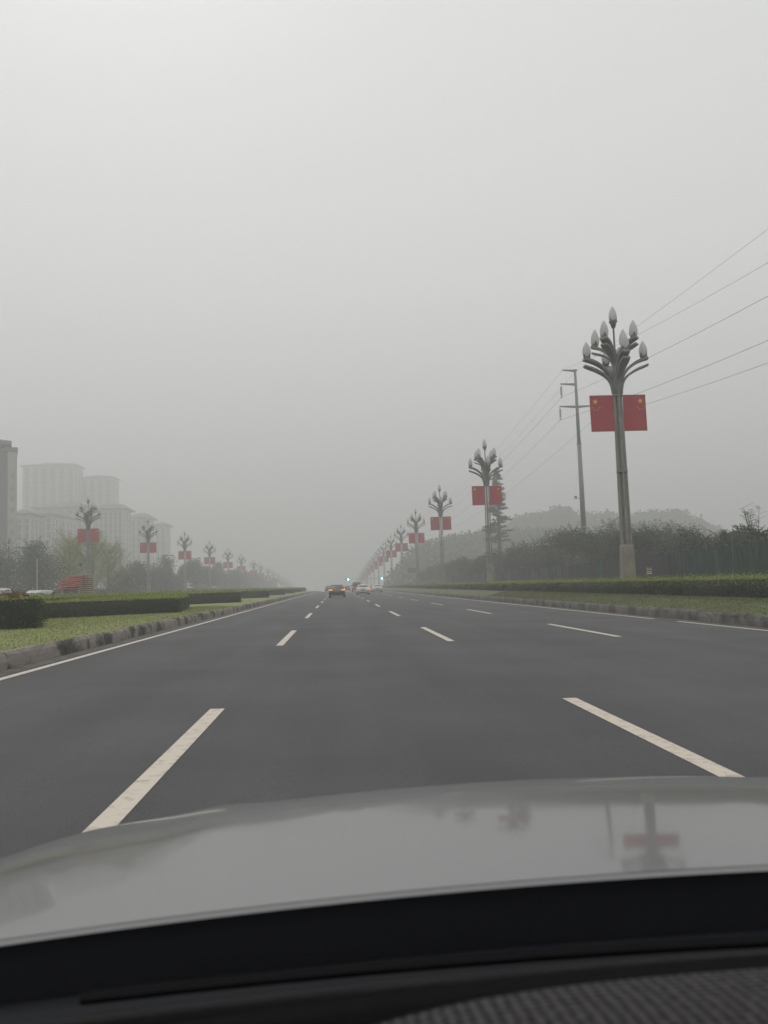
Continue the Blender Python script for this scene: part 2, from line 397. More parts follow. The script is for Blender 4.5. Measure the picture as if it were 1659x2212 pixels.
# right hedge: straight, in runs that meet end to end so that it can follow the crest
class _:pass
def long_hedge(x0,x1,z0,z1,y0,y1,label,**k):
    """one long hedge made of short runs joined into one mesh"""
    runs=[]; y=y0
    while y<y1:
        ln=16 if y<160 else 24
        runs.append(hedge([(x0,y),(x1,y),(x1,min(y+ln,y1)),(x0,min(y+ln,y1))],z0,z1,label,**k)); y+=ln
    bpy.ops.object.select_all(action='DESELECT')
    for o in runs: o.select_set(True)
    bpy.context.view_layer.objects.active=runs[0]; bpy.ops.object.join()
    return runs[0]
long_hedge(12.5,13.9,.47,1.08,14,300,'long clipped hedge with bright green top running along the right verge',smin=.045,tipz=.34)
hg='clipped hedge blocks stepping along the median lawn'
hedge([(-8.4,23.9),(-9.0,26.2),(-16,26.8),(-16,23.1)][::-1],.36,1.25,'nearest hedge block on the median, big leaves with red shrubs on top',name='hedge',smin=.07,rough=.12,group=hg)
def ordn(i): return ['first','second','third','fourth','fifth','sixth','seventh','eighth','ninth','tenth','eleventh','twelfth','thirteenth','fourteenth','fifteenth','sixteenth','seventeenth','eighteenth','nineteenth','twentieth'][i]
blk=[36,58.5,83,107,131,155,179]
for i,y0 in enumerate(blk):
    xr=-6.75
    d=0 if i==0 else 0
    hedge([(xr,y0),(-8.0,y0+9.5),(-12.1,y0+13),(-12.1,y0-2.6)],.37,1.04+(.10 if i else 0)*min(1,i),
          f'{ordn(i)} angled dark green hedge block behind the nearest block on the median',group=hg)
long_hedge(-13.6,-12.2,.35,1.22,29,300,'long dark hedge along the far side of the median behind the blocks')

# ------------------------------------------------------------ magnolia street lamps
def blade(mb,path,wd,th,ang,n=14):
    """curved plate: path of (r,z); wd and th given at both ends and middle; swept in direction ang"""
    P=np.array(path); t=np.linspace(0,1,len(P)); tt=np.linspace(0,1,n)
    pr=np.interp(tt,t,P[:,0]); pz=np.interp(tt,t,P[:,1])
    for _i in range(2):
        pr[1:-1]=(pr[:-2]+pr[1:-1]*2+pr[2:])/4; pz[1:-1]=(pz[:-2]+pz[1:-1]*2+pz[2:])/4
    W=np.interp(tt,[0,.55,.8,1],wd); TH=np.interp(tt,[0,.6,1],th)
    ca,sa=math.cos(ang),math.sin(ang); secs=[]
    for i in range(n):
        a,b=max(i-1,0),min(i+1,n-1); dr,dz=pr[b]-pr[a],pz[b]-pz[a]; l=math.hypot(dr,dz); nr,nz=-dz/l,dr/l
        q=[]
        for u,v in ((-1,-.6),(-.5,-1),(.5,-1),(1,-.6),(1,.6),(.5,.55),(-.5,.55),(-1,.6)):
            rr_=pr[i]+nr*v*TH[i]/2; z=pz[i]+nz*v*TH[i]/2; s=u*W[i]/2
            q.append((ca*rr_-sa*s,sa*rr_+ca*s,z))
        secs.append(q)
    mb.loft(secs)
BUD=[(.12,0),(.18,.10),(.205,.24),(.195,.38),(.15,.56),(.08,.71),(.012,.82)]
def sepals(mb,c,ang0=0):
    for k in range(4):
        a=ang0+k*PI/2; ca,sa=math.cos(a),math.sin(a)
        def P(r,s,z): return (c[0]+ca*r-sa*s,c[1]+sa*r+ca*s,c[2]+z)
        mb.add([P(.135,-.09,-.02),P(.135,.09,-.02),P(.20,.04,.12),P(.20,-.04,.12),P(.202,0,.20)],[(0,1,2,3),(3,2,4)])
    mb.lathe([(.10,-.08),(.15,-.03),(.165,.03),(.14,.04)],c,10)
LOW=[k*PI/2 for k in range(4)]; UPR=[PI/4+k*PI/2 for k in range(4)]
def arm_low(mb,a):
    blade(mb,[(.17,9.7),(.19,10.2),(.30,10.65),(.60,11.0),(1.0,11.28),(1.35,11.4),(1.60,11.46)],(.16,.38,.48,.36),(.14,.18,.19),a)
    blade(mb,[(.21,9.7),(.245,10.15),(.40,10.5),(.70,10.72),(1.05,10.92),(1.35,11.02),(1.59,11.12)],(.16,.36,.44,.34),(.12,.15,.14),a)
def arm_up(mb,a):
    blade(mb,[(.06,11.0),(.10,11.4),(.28,11.75),(.58,12.02),(.92,12.2),(1.19,12.3)],(.14,.34,.44,.36),(.12,.19,.20),a)
    blade(mb,[(.10,11.0),(.15,11.3),(.36,11.57),(.64,11.76),(.94,11.88),(1.18,11.98)],(.14,.32,.40,.30),(.11,.14,.13),a)
def buds():
    r=[]
    for a in LOW: r.append((1.42*math.cos(a),1.42*math.sin(a),11.53,a))
    for a in UPR: r.append((1.02*math.cos(a),1.02*math.sin(a),12.36,a))
    r.append((0,0,13.30,0)); return r
def base_mb(mb):
    secs=[]
    for z,hw in ((0,.36),(.12,.36),(.13,.315),(2.2,.285),(2.27,.25)):
        c=.07; secs.append([(-hw+c,-hw,z),(hw-c,-hw,z),(hw,-hw+c,z),(hw,hw-c,z),(hw-c,hw,z),(-hw+c,hw,z),(-hw,hw-c,z),(-hw,-hw+c,z)])
    mb.loft(secs)
def slab_mb(mb,a):
    ca,sa=math.cos(a),math.sin(a); secs=[]
    for z,r,t,ww in ((2.2,.225,.10,.15),(6,.205,.095,.135),(9.85,.175,.09,.12)):
        secs.append([(ca*(r+p)-sa*q,sa*(r+p)+ca*q,z) for p,q in ((-t/2,-ww/2),(t/2,-ww*.35),(t/2,ww*.35),(-t/2,ww/2))])
    mb.loft(secs)
def strap_parts(t):
    for z,r in ((5.85,.27),(9.62,.25)):
        b=MB(); b.lathe([(r-.02,-.05),(r,-.05),(r,.05),(r-.02,.05)],(0,0,z),16); b.build('strap',A['galv'],t)
    b=MB(); b.lathe([(.20,0),(.235,.01),(.24,.5),(.20,.9),(.16,1.3),(.12,1.8),(.06,2.2),(.045,2.3),(.043,3.32),(.10,3.33),(.15,3.56),(.20,3.60),(.21,3.66)],(0,0,9.7),14); b.build('stem',A['galv'],t,smooth=True)
def lamp(loc,label,detail,group,protos={}):
    if detail in protos:
        o=copy_tree(protos[detail])
        o.location=loc; tag(o,label); o['group']=group; return o
    t=thing('street_lamp',label,'street lamp',loc,0,group)
    b=MB(); base_mb(b); b.build('base',A['basem'],t,bevel=.01)
    for a in LOW: b=MB(); slab_mb(b,a); b.build('post',A['galv2'],t)
    strap_parts(t)
    for a in LOW: b=MB(); arm_low(b,a); b.build('arm',A['galv'],t,smooth=False)
    for a in UPR: b=MB(); arm_up(b,a); b.build('arm',A['galv'],t,smooth=False)
    for x,y,z,a in buds():
        b=MB(); b.lathe(BUD,(x,y,z),20); g=b.build('lamp_bulb',A['globe'],t,smooth=True)
        b=MB(); sepals(b,(x,y,z),a+.6); b.build('sepal_cup',A['galv'],g)
    protos[detail]=t; return t
def star(mb,cx,cz,r,y,rot):
    ps=[]
    for k in range(10):
        rr_=r if k%2==0 else r*.382; a=PI/2+rot+k*PI/5; ps.append((cx+rr_*math.cos(a),y,cz+rr_*math.sin(a)))
    mb.add([(cx,y,cz)]+ps,[(0,1+k,1+(k+1)%10) for k in range(10)])
def banner_mesh(side):
    """flag hung upright: x from the post outward; stars in the upper outer corner, both faces"""
    mb=MB(); x0,x1=(-1.40,-.235) if side<0 else (.255,1.40); z0,z1=7.86,9.62
    nx,nz=8,12
    def yy(u,v): return .018*math.sin(u*5+v*3+side)*(1-v*.2)
    for sgn in (-1,1):
        vs=[(x0+(x1-x0)*i/nx,sgn*.006+yy(i/nx,j/nz),z0+(z1-z0)*j/nz) for j in range(nz+1) for i in range(nx+1)]
        mb.add(vs,[(j*(nx+1)+i,j*(nx+1)+i+1,(j+1)*(nx+1)+i+1,(j+1)*(nx+1)+i) for j in range(nz) for i in range(nx)])
    mb.mi=1
    cx=(x0+.27) if side<0 else (x1-.27)
    for sgn in (-1,1):
        s=len(mb.v)
        star(mb,cx,9.33,.15,sgn*.016,.15*side)
        for k,(dx,dz) in enumerate(((-.17,-.30),(-.055,-.41),(.10,-.41),(.21,-.29))):
            star(mb,cx+dx*1.0,9.33+dz,.042,sgn*.016,k*.5)
        for i in range(s,len(mb.v)):
            x,y,z=mb.v[i]; mb.v[i]=(x,y+yy((x-x0)/(x1-x0),(z-z0)/(z1-z0)),z)
    mb.mi=2
    xa,xb=(x0,-.17) if side<0 else (.17,x1)
    mb.tube([(xa,0,z1+.012),(xb,0,z1+.012)],.012,6); mb.tube([(xa,0,z0-.012),(xb,0,z0-.012)],.012,6)
    return mb
bproto={}
def banner(loc,side,label,group):
    if side in bproto: o=bproto[side].copy(); C.objects.link(o)
    else: o=banner_mesh(side).build('flag',[A['red'],A['yellow'],A['galv']]); bproto[side]=o
    o.location=loc; tag(o,label,'flag',group); return o
lamps=[]
for k in range(18):
    y=42+35*k if k else 39.6
    lamps.append((14.2 if k else 14.0,y,.50,'right',k,'full'))
LY=[112,147,182,217,253,288,330,360,397,431,467,502,537,572,607]
for k,y in enumerate(LY): lamps.append((-32.7,y,.33,'left',k,'full'))
for x,y,z0,side,k,d in lamps:
    z=z0+G(y)
    where='right verge' if side=='right' else 'far left verge'
    lamp((x,y,z),f'{ordn(k)} flower-shaped street lamp from the front along the {where}',d,f'flower-shaped street lamps on the {where}')
    for s,nm in ((-1,'left'),(1,'right')):
        _b=banner((x,y,z),s,f'red five-star flag on the {nm} side of the {ordn(k)} lamp, {where}',f'red flags on the {where} lamps'); _b.rotation_euler=(0,0,R(((k*37+s*11)%7-3)*.9))

# ------------------------------------------------------------ transmission poles and wires
def pole(y,label,topz=29.0,x=33.2):
    g=G(y)+.6
    t=thing('transmission_pole',label,'utility pole',(x,y,g),0,'steel transmission poles on the right')
    b=MB(); b.tube([(0,0,0),(0,0,7.2)],[.40,.36],16); b.lathe([(.36,0),(.46,.05),(.46,.22),(.34,.3)],(0,0,7.2),16)
    b.tube([(0,0,7.4),(0,0,18.6)],[.35,.27],16); b.lathe([(.27,0),(.36,.05),(.36,.18),(.26,.25)],(0,0,18.6),16)
    b.tube([(0,0,18.8),(0,0,topz)],[.25,.16],16); b.build('shaft',A['steel'],t,smooth=True)
    for z,l,r in ((28.8,1.75,.3),(26.9,2.1,0),(23.8,2.4,2.4)):
        b=MB(); b.tube([(0,0,z),(-l,0,z+.12)],[.19,.09],8)
        if r: b.tube([(0,0,z),(r,0,z+.12)],[.19,.09],8)
        b.build('crossarm',A['steel'],t)
    for (ix,iz) in ((-2.05,26.95),(-2.35,23.9),(2.35,23.9)):
        b=MB(); b.tube([(ix,0,iz),(ix,0,iz-.35)],.03,6)
        for k in range(9): b.lathe([(.04,0),(.16,.02),(.14,.07),(.04,.09)],(ix,0,iz-.45-k*.13),10)
        b.tube([(ix,0,iz-1.5),(ix,0,iz-1.75)],.035,6); b.box(ix-.1,ix+.1,-.12,.12,iz-1.85,iz-1.74)
        b.build('insulator',A['insul'],t)
    b=MB(); b.tube([(-.3,0,11.3),(-1.2,0,11.2)],.025,6); b.box(-1.05,-.7,-.12,.12,11.35,11.6); b.tube([(-.85,0,11.2),(-.85,-.15,11.4)],.07,8)
    b.build('camera_box',A['insul'],t)
    return t
pole(110,'tall grey steel transmission pole with crossarms beside the nearest flag lamp')
pole(350,'distant hazy steel transmission pole standing behind the fourth lamp')
def wire(p0,p1,sag,r,label):
    n=40; pts=[]
    for i in range(n+1):
        t=i/n; pts.append((p0[0]+(p1[0]-p0[0])*t,p0[1]+(p1[1]-p0[1])*t,p0[2]+(p1[2]-p0[2])*t-4*sag*t*(1-t)))
    b=MB(); b.tube(pts,r,5); o=b.build('power_line',A['wire']); tag(o,label,'power line','power lines strung between the steel poles')
X0=33.2
att=[('topmost left',-1.75,28.9,.014,8.0),('second left',-2.05,25.2,.018,6.3),('lower left',-2.35,22.1,.018,6.5),('lower right',2.35,22.1,.018,6.5),('topmost right',.3,28.95,.014,2.6)]
for nm,dx,z,r,sg in att:
    zz=.6+z
    wire((X0+dx,110,zz),(X0+dx,-130,zz-3.0),sg,r,f'power line from the {nm} arm of the near pole to the upper right edge')
    wire((X0+dx,110,zz),(X0+dx,350,zz+G(350)),4.0,r,f'power line from the {nm} arm of the near pole to the distant pole')

# ------------------------------------------------------------ trees and shrubs
def crown_pts(blobs,n):
    """points in the outer shells of a set of ellipsoids"""
    vol=np.array([b[3]*b[4]*b[5] for b in blobs]); vol/=vol.sum(); res=[]; nr=[]
    for b,f in zip(blobs,vol):
        k=max(8,int(n*f)); d=rng.normal(size=(k,3)); d/=np.linalg.norm(d,axis=1)[:,None]
        r=rng.random(k)**.42*rng.choice([.8,1.,1.,1.12,1.3],k)
        r*=1+.10*np.sin(d[:,0]*7+b[0]*3)+.08*np.sin(d[:,2]*9+b[1]*5)
        p=np.array(b[:3])+d*r[:,None]*np.array(b[3:6]); res.append(p); nr.append(d)
    return np.concatenate(res),np.concatenate(nr)
def tree(name,label,x,y,z0,h,wd,leaf,group,n=2500,bare=.18,kind='round',seed=0,cat='tree',lsize=None,trunk=True):
    rr=random.Random(seed*97+int(x*13)+int(y*7)); D=math.hypot(x,y)
    t=thing(name,label,cat,(x,y,z0),0,group)
    sz=lsize or max(.16,D*.0019)
    blobs=[]
    zc=h*bare; ch=h-zc
    if kind=='round':
        for i in range(9):
            a=rr.random()*2*PI; q=rr.random()**.6; hz=rr.uniform(.18,.88)
            rad=(wd/2)*(1-abs(hz-.42)*1.0)*q*.8; s=rr.uniform(.20,.36)*wd
            blobs.append((math.cos(a)*rad,math.sin(a)*rad,zc+ch*hz,s,s,s*rr.uniform(.7,1.0)*min(1.2,ch/wd)))
        blobs.append((0,0,zc+ch*.88,wd*.16,wd*.16,ch*.12))
    FB=[]
    if kind=='feather':   # thin ascending branches with small young leaves
        PP=[]
        for i in range(70):
            u=rr.random(); z=h*(.12+.80*u); a=rr.random()*2*PI; ln=(wd*.62)*(1-u*.55)*rr.uniform(.6,1.1)
            e_=np.array([math.cos(a)*ln*.8,math.sin(a)*ln*.8,z+ln*rr.uniform(.55,1.0)]); s_=np.array([0,0,z]); FB.append((s_,e_))
            for q in range(int(n/70)):
                w_=rr.random()**.7; PP.append(s_+(e_-s_)*w_+np.array([rr.gauss(0,.22),rr.gauss(0,.22),rr.gauss(0,.22)]))
        blobs=[(0,0,h*.5,.1,.1,.1)]
    if kind=='bush':
        for i in range(16):
            a=rr.random()*2*PI; q=rr.random()**.5; hz=rr.uniform(.05,.80)
            rad=(wd/2)*(1-max(0,hz-.3)*.9)*q; s=rr.uniform(.10,.22)*wd
            blobs.append((math.cos(a)*rad,math.sin(a)*rad,h*hz,s,s,min(s*rr.uniform(.7,1.2),h*(1-hz)+.1)))
    P,_n=crown_pts(blobs,n)
    P[:,2]=np.minimum(P[:,2],h*1.02)
    P=P[P[:,2]>zc*.6+.02]
    if kind=='feather': P=np.array(PP); sz*=.62
    v=leaf_arrays(P,rng.uniform(.6,1.4,len(P))*sz,aspect=.6)
    if kind in('round','bush') and D<150:    # leafy sprigs that stick out of the top outline
        S=[]; 
        for i in range(60 if kind=='bush' else 26):
            b=blobs[rr.randrange(len(blobs))]; a=rr.random()*2*PI; el=rr.uniform(.3,1.4)
            d=np.array([math.cos(a)*math.cos(el),math.sin(a)*math.cos(el),math.sin(el)])
            p0=np.array(b[:3])+d*np.array(b[3:6])*.85; ln=rr.uniform(.4,1.0)*(1 if D<80 else 1.4)
            bend=np.array([math.cos(a),math.sin(a),-.4])
            for k in range(9):
                u=k/8; c=p0+d*ln*u+bend*ln*.35*u*u; side=np.cross(d,[0,0,1.]); side/=np.linalg.norm(side)+1e-6
                for sg in (-1,1):
                    e=c+(side*sg+d*.4)*.20*(1-.5*u); wv=np.cross(e-c,[rr.gauss(0,1),rr.gauss(0,1),1.]); wv/=np.linalg.norm(wv)+1e-6; wv*=.04*(1 if D<80 else 1.5)
                    m_=(c+e)/2; S+= [c,m_+wv,e,m_-wv]
        v=np.concatenate([v,np.array(S)])
    quads_obj('crown',v,leaf,t)
    if trunk:
        b=MB(); r0=max(.07,h*.018)
        b.tube([(0,0,-.2),(rr.uniform(-.1,.1),0,h*.3),(rr.uniform(-.2,.2),rr.uniform(-.2,.2),h*.62),(0,0,h*.93)],[r0*1.3,r0,r0*.6,r0*.15],7)
        for s_,e_ in FB: b.tube([s_,(s_+e_)/2+np.array([0,0,-.1]),e_],[.04,.03,.012],4)
        for i in range(7 if kind!='feather' else 0):
            bl=blobs[i%len(blobs)]; zs=h*rr.uniform(.25,.6)
            b.tube([(0,0,zs),(bl[0]*.5,bl[1]*.5,(zs+bl[2])/2),(bl[0],bl[1],bl[2])],[r0*.5,r0*.3,r0*.1],5)
        b.build('trunk',A['bark'],t)
    return t
# thicket behind the netting fence on the right
gR='dark bushy trees of the thicket behind the netting fence'
th=[(24.2,47.5,3.0,4.2),(25,50,3.2,4.4),(27.5,54,3.7,4.8),(24.6,54.5,2.9,3.8),(25.5,57.5,3.5,4.4),(29,61,3.9,5),(24.6,61,3.7,4.4),(27,66,4.6,5.2),(24.8,66.5,4.5,4.6),(25,71,5.1,5),(30,75,5.3,6),(25.4,76,5.6,5.2),
    (26,82,6.0,5.8),(30,88,6.6,6.4),(25.5,89,6.5,6),(26,96,6.8,6.2),(28,103,7.1,6.6),(25,104,6.2,6),(25,112,5.7,6.2),(27,121,6.2,6.6),(24.5,122,5.6,6),(24,132,5.2,6.2),(26,142,5.6,6.6),(23.6,146,5.0,6),(23,158,5.1,6.4),(24,172,5.3,6.6),(23.5,188,5.4,7),(24,206,5.6,7)]
words='nearest second third fourth fifth sixth seventh eighth ninth tenth eleventh twelfth thirteenth fourteenth fifteenth sixteenth seventeenth eighteenth nineteenth twentieth twenty-first twenty-second twenty-third twenty-fourth twenty-fifth twenty-sixth twenty-seventh twenty-eighth'.split()
for i,(x,y,h,wd) in enumerate(th):
    tree('thicket_tree',f'{words[i]} dark bushy tree of the thicket behind the netting fence',x,y,.5,h,wd,A['dark'],gR,
         n=11000 if y<95 else 6500,bare=.0,seed=i,lsize=.16 if y<75 else None,kind='bush')
# slender sapling sticking up at the right edge
def sapling():
    t=thing('sapling','slender sapling with feathery leaves sticking above the thicket at the right edge','sapling',(21.9,42.4,.5))
    b=MB(); S=[]; rr=random.Random(3)
    for s in range(5):
        a=rr.uniform(0,2*PI); top=np.array([math.cos(a)*.5,math.sin(a)*.5,rr.uniform(3.4,4.2)])
        pts=[(0,0,0),tuple(top*.5*np.array([.5,.5,1])),tuple(top)]; b.tube(pts,[.03,.02,.008],5)
        for k in range(16):
            u=.5+.5*k/15; c=np.array([top[0]*u*u,top[1]*u*u,top[2]*u]); an=rr.uniform(0,2*PI); d=np.array([math.cos(an),math.sin(an),.35]); ln=rr.uniform(.25,.5)
            for q in range(6):
                cc=c+d*ln*q/5; side=np.array([-d[1],d[0],0])
                for sg in (-1,1):
                    e_=cc+side*sg*.11+d*.04; wv=np.array([d[0],d[1],.3])*.028; m_=(cc+e_)/2; S+=[cc,m_+wv,e_,m_-wv]
    quads_obj('foliage',np.array(S),A['dark'],t); b.build('stem',A['bark'],t)
sapling()
# tall pine-like tree by the second lamp
def tall_conifer():
    X,Y=29.2,148; g=.6
    t=thing('conifer_tree','tall narrow conifer with long bare trunk behind the second right lamp','tree',(X,Y,g))
    b=MB(); b.tube([(0,0,-.2),(0,0,8),(0,0,21)],[.42,.34,.07],10); rr=random.Random(9); P=[]
    for k in range(120):
        z=7.6+13.2*(k/120)**.9; L_=(2.9-2.3*((z-7.6)/13.2)**.9)*rr.uniform(.55,1.15); a=rr.uniform(0,2*PI)
        e_=(math.cos(a)*L_,math.sin(a)*L_,z+L_*.10-.1); b.tube([(0,0,z),(e_[0]*.5,e_[1]*.5,z-.02),e_],[.05,.035,.012],4)
        for q in range(int(60*L_/2)+14):
            u=rr.uniform(.25,1.05); P.append((e_[0]*u+rr.gauss(0,.16),e_[1]*u+rr.gauss(0,.16),z+(e_[2]-z)*u+rr.gauss(0,.09)))
    P=np.array(P); v=leaf_arrays(P,rng.uniform(.22,.5,len(P)),aspect=.35)
    quads_obj('crown',v,A['conif'],t); b.build('trunk',A['bark'],t)
tall_conifer()
# trees on the left, beyond the opposite carriageway
gL='hazy trees beyond the opposite carriageway on the left'
lt=[(-36,84,9.0,6.5,'mid','round','dark leafy tree at the left frame edge below the nearest tower'),
 (-43,112,8.2,7.5,'mid','round','dense dark tree between the left edge and the pale trees'),
 (-38,108,7.0,6.5,'mid','round','lower dense bush in front of the dense dark tree'),
 (-38.3,122,9.4,8.5,'pale','feather','pale yellow-green feathery tree left of the first left lamp'),
 (-40.8,128,9.2,8.5,'pale','feather','pale feathery tree standing left of the other feathery trees'),
 (-36.2,126,9.8,8.5,'pale','feather','pale feathery tree just behind the first left lamp'),
 (-35.4,132,8.6,8.5,'pale','feather','pale feathery tree on the right of the first left lamp'),
 (-44,125,9.0,6,'mid','round','tall grey-green tree behind the white slim pole'),
 (-36,142,5.6,5,'mid','round','low bush right of the red timber load'),
 (-36,153,6.6,5,'mid','round','rounded dark tree just left of the second left lamp'),
 (-35.5,170,5.4,6,'mid','round','low wide tree just right of the second left lamp'),
 (-38,186,8.8,6.5,'mid','round','taller tree between the second and third left lamps'),
 (-36,200,7.6,6,'mid','round','tree just behind the third left lamp'),
 (-37,222,9.5,7,'mid','round','tree between the third and fourth left lamps'),
 (-37,240,8,7,'mid','round','hazy tree behind the fourth left lamp'),
 (-37,265,10.5,8,'mid','round','tall hazy tree left of the fifth left lamp'),
 (-36,285,8,8,'mid','round','hazy tree between the fifth and sixth left lamps'),
 (-37,310,9.5,9,'mid','round','hazy tree behind the sixth left lamp'),
 (-37,340,9,9,'mid','round','faint tree behind the seventh left lamp'),
 (-37,375,9,10,'mid','round','faint tree behind the eighth left lamp'),
 (-37,415,9,10,'mid','round','faint tree behind the ninth left lamp'),
 (-37,455,9,10,'mid','round','faint farthest tree behind the tenth left lamp')]
for i,(x,y,h,wd,lf,kd,lb) in enumerate(lt):
    tree('tree',lb,x,y,.3+G(y),h,wd,A[lf],gL,n=7000 if kd=='round' and y<130 else (7500 if kd=='feather' else 4200),bare=.03,kind=kd,seed=40+i)
long_hedge(-36.2,-34.2,.25,1.9,88,400,'long misty shrub belt at the foot of the left trees beyond the opposite road',dens=.7,rough=.3,tipz=.01,top=A['hedge'])
# red shrubs on the near block
def shrub(x,y,z,r,h,leaf,label,n=500,name='shrub',group=None,sz=.08):
    P=rng.normal(size=(n,3)); P/=np.linalg.norm(P,axis=1)[:,None]; P*=rng.random(n)[:,None]**.5; P=P*np.array([r,r,h/2])+np.array([0,0,h*.5]); P=P[P[:,2]>-.02]
    t=thing(name,label,'shrub',(x,y,z),0,group); quads_obj('foliage',leaf_arrays(P,rng.uniform(.6,1.4,len(P))*sz),leaf,t)
    b=MB()
    for k in range(5): a=k*1.3; b.tube([(0,0,-.1),(math.cos(a)*r*.5,math.sin(a)*r*.5,h*.6)],[.012,.005],4)
    b.build('stem',A['bark'],t)
gs='reddish shrubs growing above the near median hedge'
shrub(-9.15,24.6,1.17,.30,.24,A['redleaf'],'reddish shrub at the right end of the nearest hedge block',name='red_shrub',group=gs)
shrub(-10.1,25.0,1.17,.5,.18,A['redleaf'],'brownish spreading shrub on top of the nearest hedge block at the left edge',name='red_shrub',group=gs,n=500)
shrub(-12.0,31.6,.95,.42,.62,A['redleaf'],'bright red rounded shrub behind the nearest hedge block',n=1200,name='red_shrub',group=gs,sz=.07)

# ------------------------------------------------------------ wooded hills in the haze (right)
def up_x(px,D): return (px-729.5)*D/1800*1.003
def ridge(name,pts,D,depth,leaf,label,n,tsz):
    xs=[]; zs=[]
    for px,py in pts:
        dx=px-729.5; upp=-(dx*roll+(py-1266)); xs.append((dx-(py-1266)*roll)*D/1800); zs.append(H+upp*D/1800)
    xs=np.array(xs); zs=np.array(zs)
    o_=np.argsort(xs); xs=xs[o_]; zs=zs[o_]
    XX=np.linspace(xs[0]-3,xs[-1]+260,60); base=G(D)-1
    def hz(x,y):
        z=np.interp(x,xs,zs)-4.5; s=math.exp(-((y-D)/depth)**2)
        return base+max(0,(z-base))*s-(2 if x<xs[0] else 0)
    ys=np.linspace(D-depth*1.6,D+depth*1.8,16); mb=MB(); vs=[];fs=[]
    for y in ys:
        for x in XX: vs.append((x,y,hz(x,y)))
    m=len(XX)
    for i in range(len(ys)-1):
        for j in range(m-1): fs.append((i*m+j,i*m+j+1,(i+1)*m+j+1,(i+1)*m+j))
    mb.add(vs,fs); o=mb.build(name,A['soil'],smooth=True); o['kind']='structure'
    # woodland: many small crowns, each of leaf clumps
    P=[]; rr=random.Random(int(D))
    for k in range(n):
        x=rr.uniform(XX[0],xs[-1]+60); y=D+rr.uniform(-depth*1.2,depth*.15); h=rr.uniform(2.5,6.0); wd=rr.uniform(1.6,3.4)
        z=hz(x,y); q=26
        if z<base+.5 and x<xs[0]: continue
        d=rng.normal(size=(q,3)); d/=np.linalg.norm(d,axis=1)[:,None]; d*=rng.random(q)[:,None]**.5
        P.append(np.array([x,y,z+h*.55])+d*np.array([wd,wd,h*.5]))
    P=np.concatenate(P); v=leaf_arrays(P,rng.uniform(.6,1.3,len(P))*tsz,aspect=.8)
    o=quads_obj('woodland',v,leaf); tag(o,label,'woodland',kind='stuff')
ridge('hill',[(1230,1180),(1270,1150),(1310,1129),(1350,1124),(1400,1122),(1440,1125),(1480,1130),(1510,1140),(1560,1155),(1659,1165)],215,30,A['mid'],'low wooded rise behind the thicket on the right, moderately hazy',900,1.0)
ridge('hill',[(838,1262),(850,1235),(868,1208),(900,1178),(940,1163),(980,1155),(1010,1150),(1060,1143),(1130,1140),(1200,1142),(1300,1150),(1400,1160)],300,40,A['mid'],'wooded hillside fading into haze behind the right row of lamps',1500,1.25)
ridge('hill',[(960,1180),(1040,1155),(1090,1128),(1110,1118),(1140,1108),(1180,1104),(1215,1092),(1250,1104),(1280,1110),(1310,1100),(1340,1112),(1380,1106),(1430,1097),(1480,1098),(1500,1104),(1520,1122),(1560,1136),(1600,1150),(1659,1160)],400,45,A['mid'],'faint farthest wooded hill with ragged treetops behind the thicket',1700,1.5)

# ------------------------------------------------------------ netting fence
FX=21.0
def fence():
    t=thing('netting_fence','tall dark green netting fence with folds standing behind the right hedge','fence',(FX,30,.5))
    y=24.; i=0; rr=random.Random(4)
    while y<150:
        ln=1.7 if y<70 else 2.6
        h=2.12+rr.uniform(-.06,.10)-(.25 if y>58 else 0)
        n=7; vs=[]
        b=MB(); offs=[rr.uniform(-.16,.16)*(1 if 0<k<n else 0) for k in range(n+1)]
        for z,k_ in ((-.1,1),(h*.5,1.25),(h,.7)):
            vs+=[(offs[k]*k_,y-30+ln*k/n,z+(rr.uniform(-.04,.03) if z>1.5 else 0)) for k in range(n+1)]
        fs=[(r_*(n+1)+k,r_*(n+1)+k+1,(r_+1)*(n+1)+k+1,(r_+1)*(n+1)+k) for r_ in range(2) for k in range(n)]
        b.add(vs,fs); b.add([(x+.02,yy,z) for x,yy,z in vs],fs)
        c='green_net' if rr.random()<(.75 if y<49 else .4) else 'grey_net'
        b.build('netting_panel',A[c],t)
        p=MB(); p.tube([(-.05,y-30,-.3),(-.05,y-30,h+.08)],.035,6); p.build('fence_post',A['board'],t)
        y+=ln; i+=1
fence()
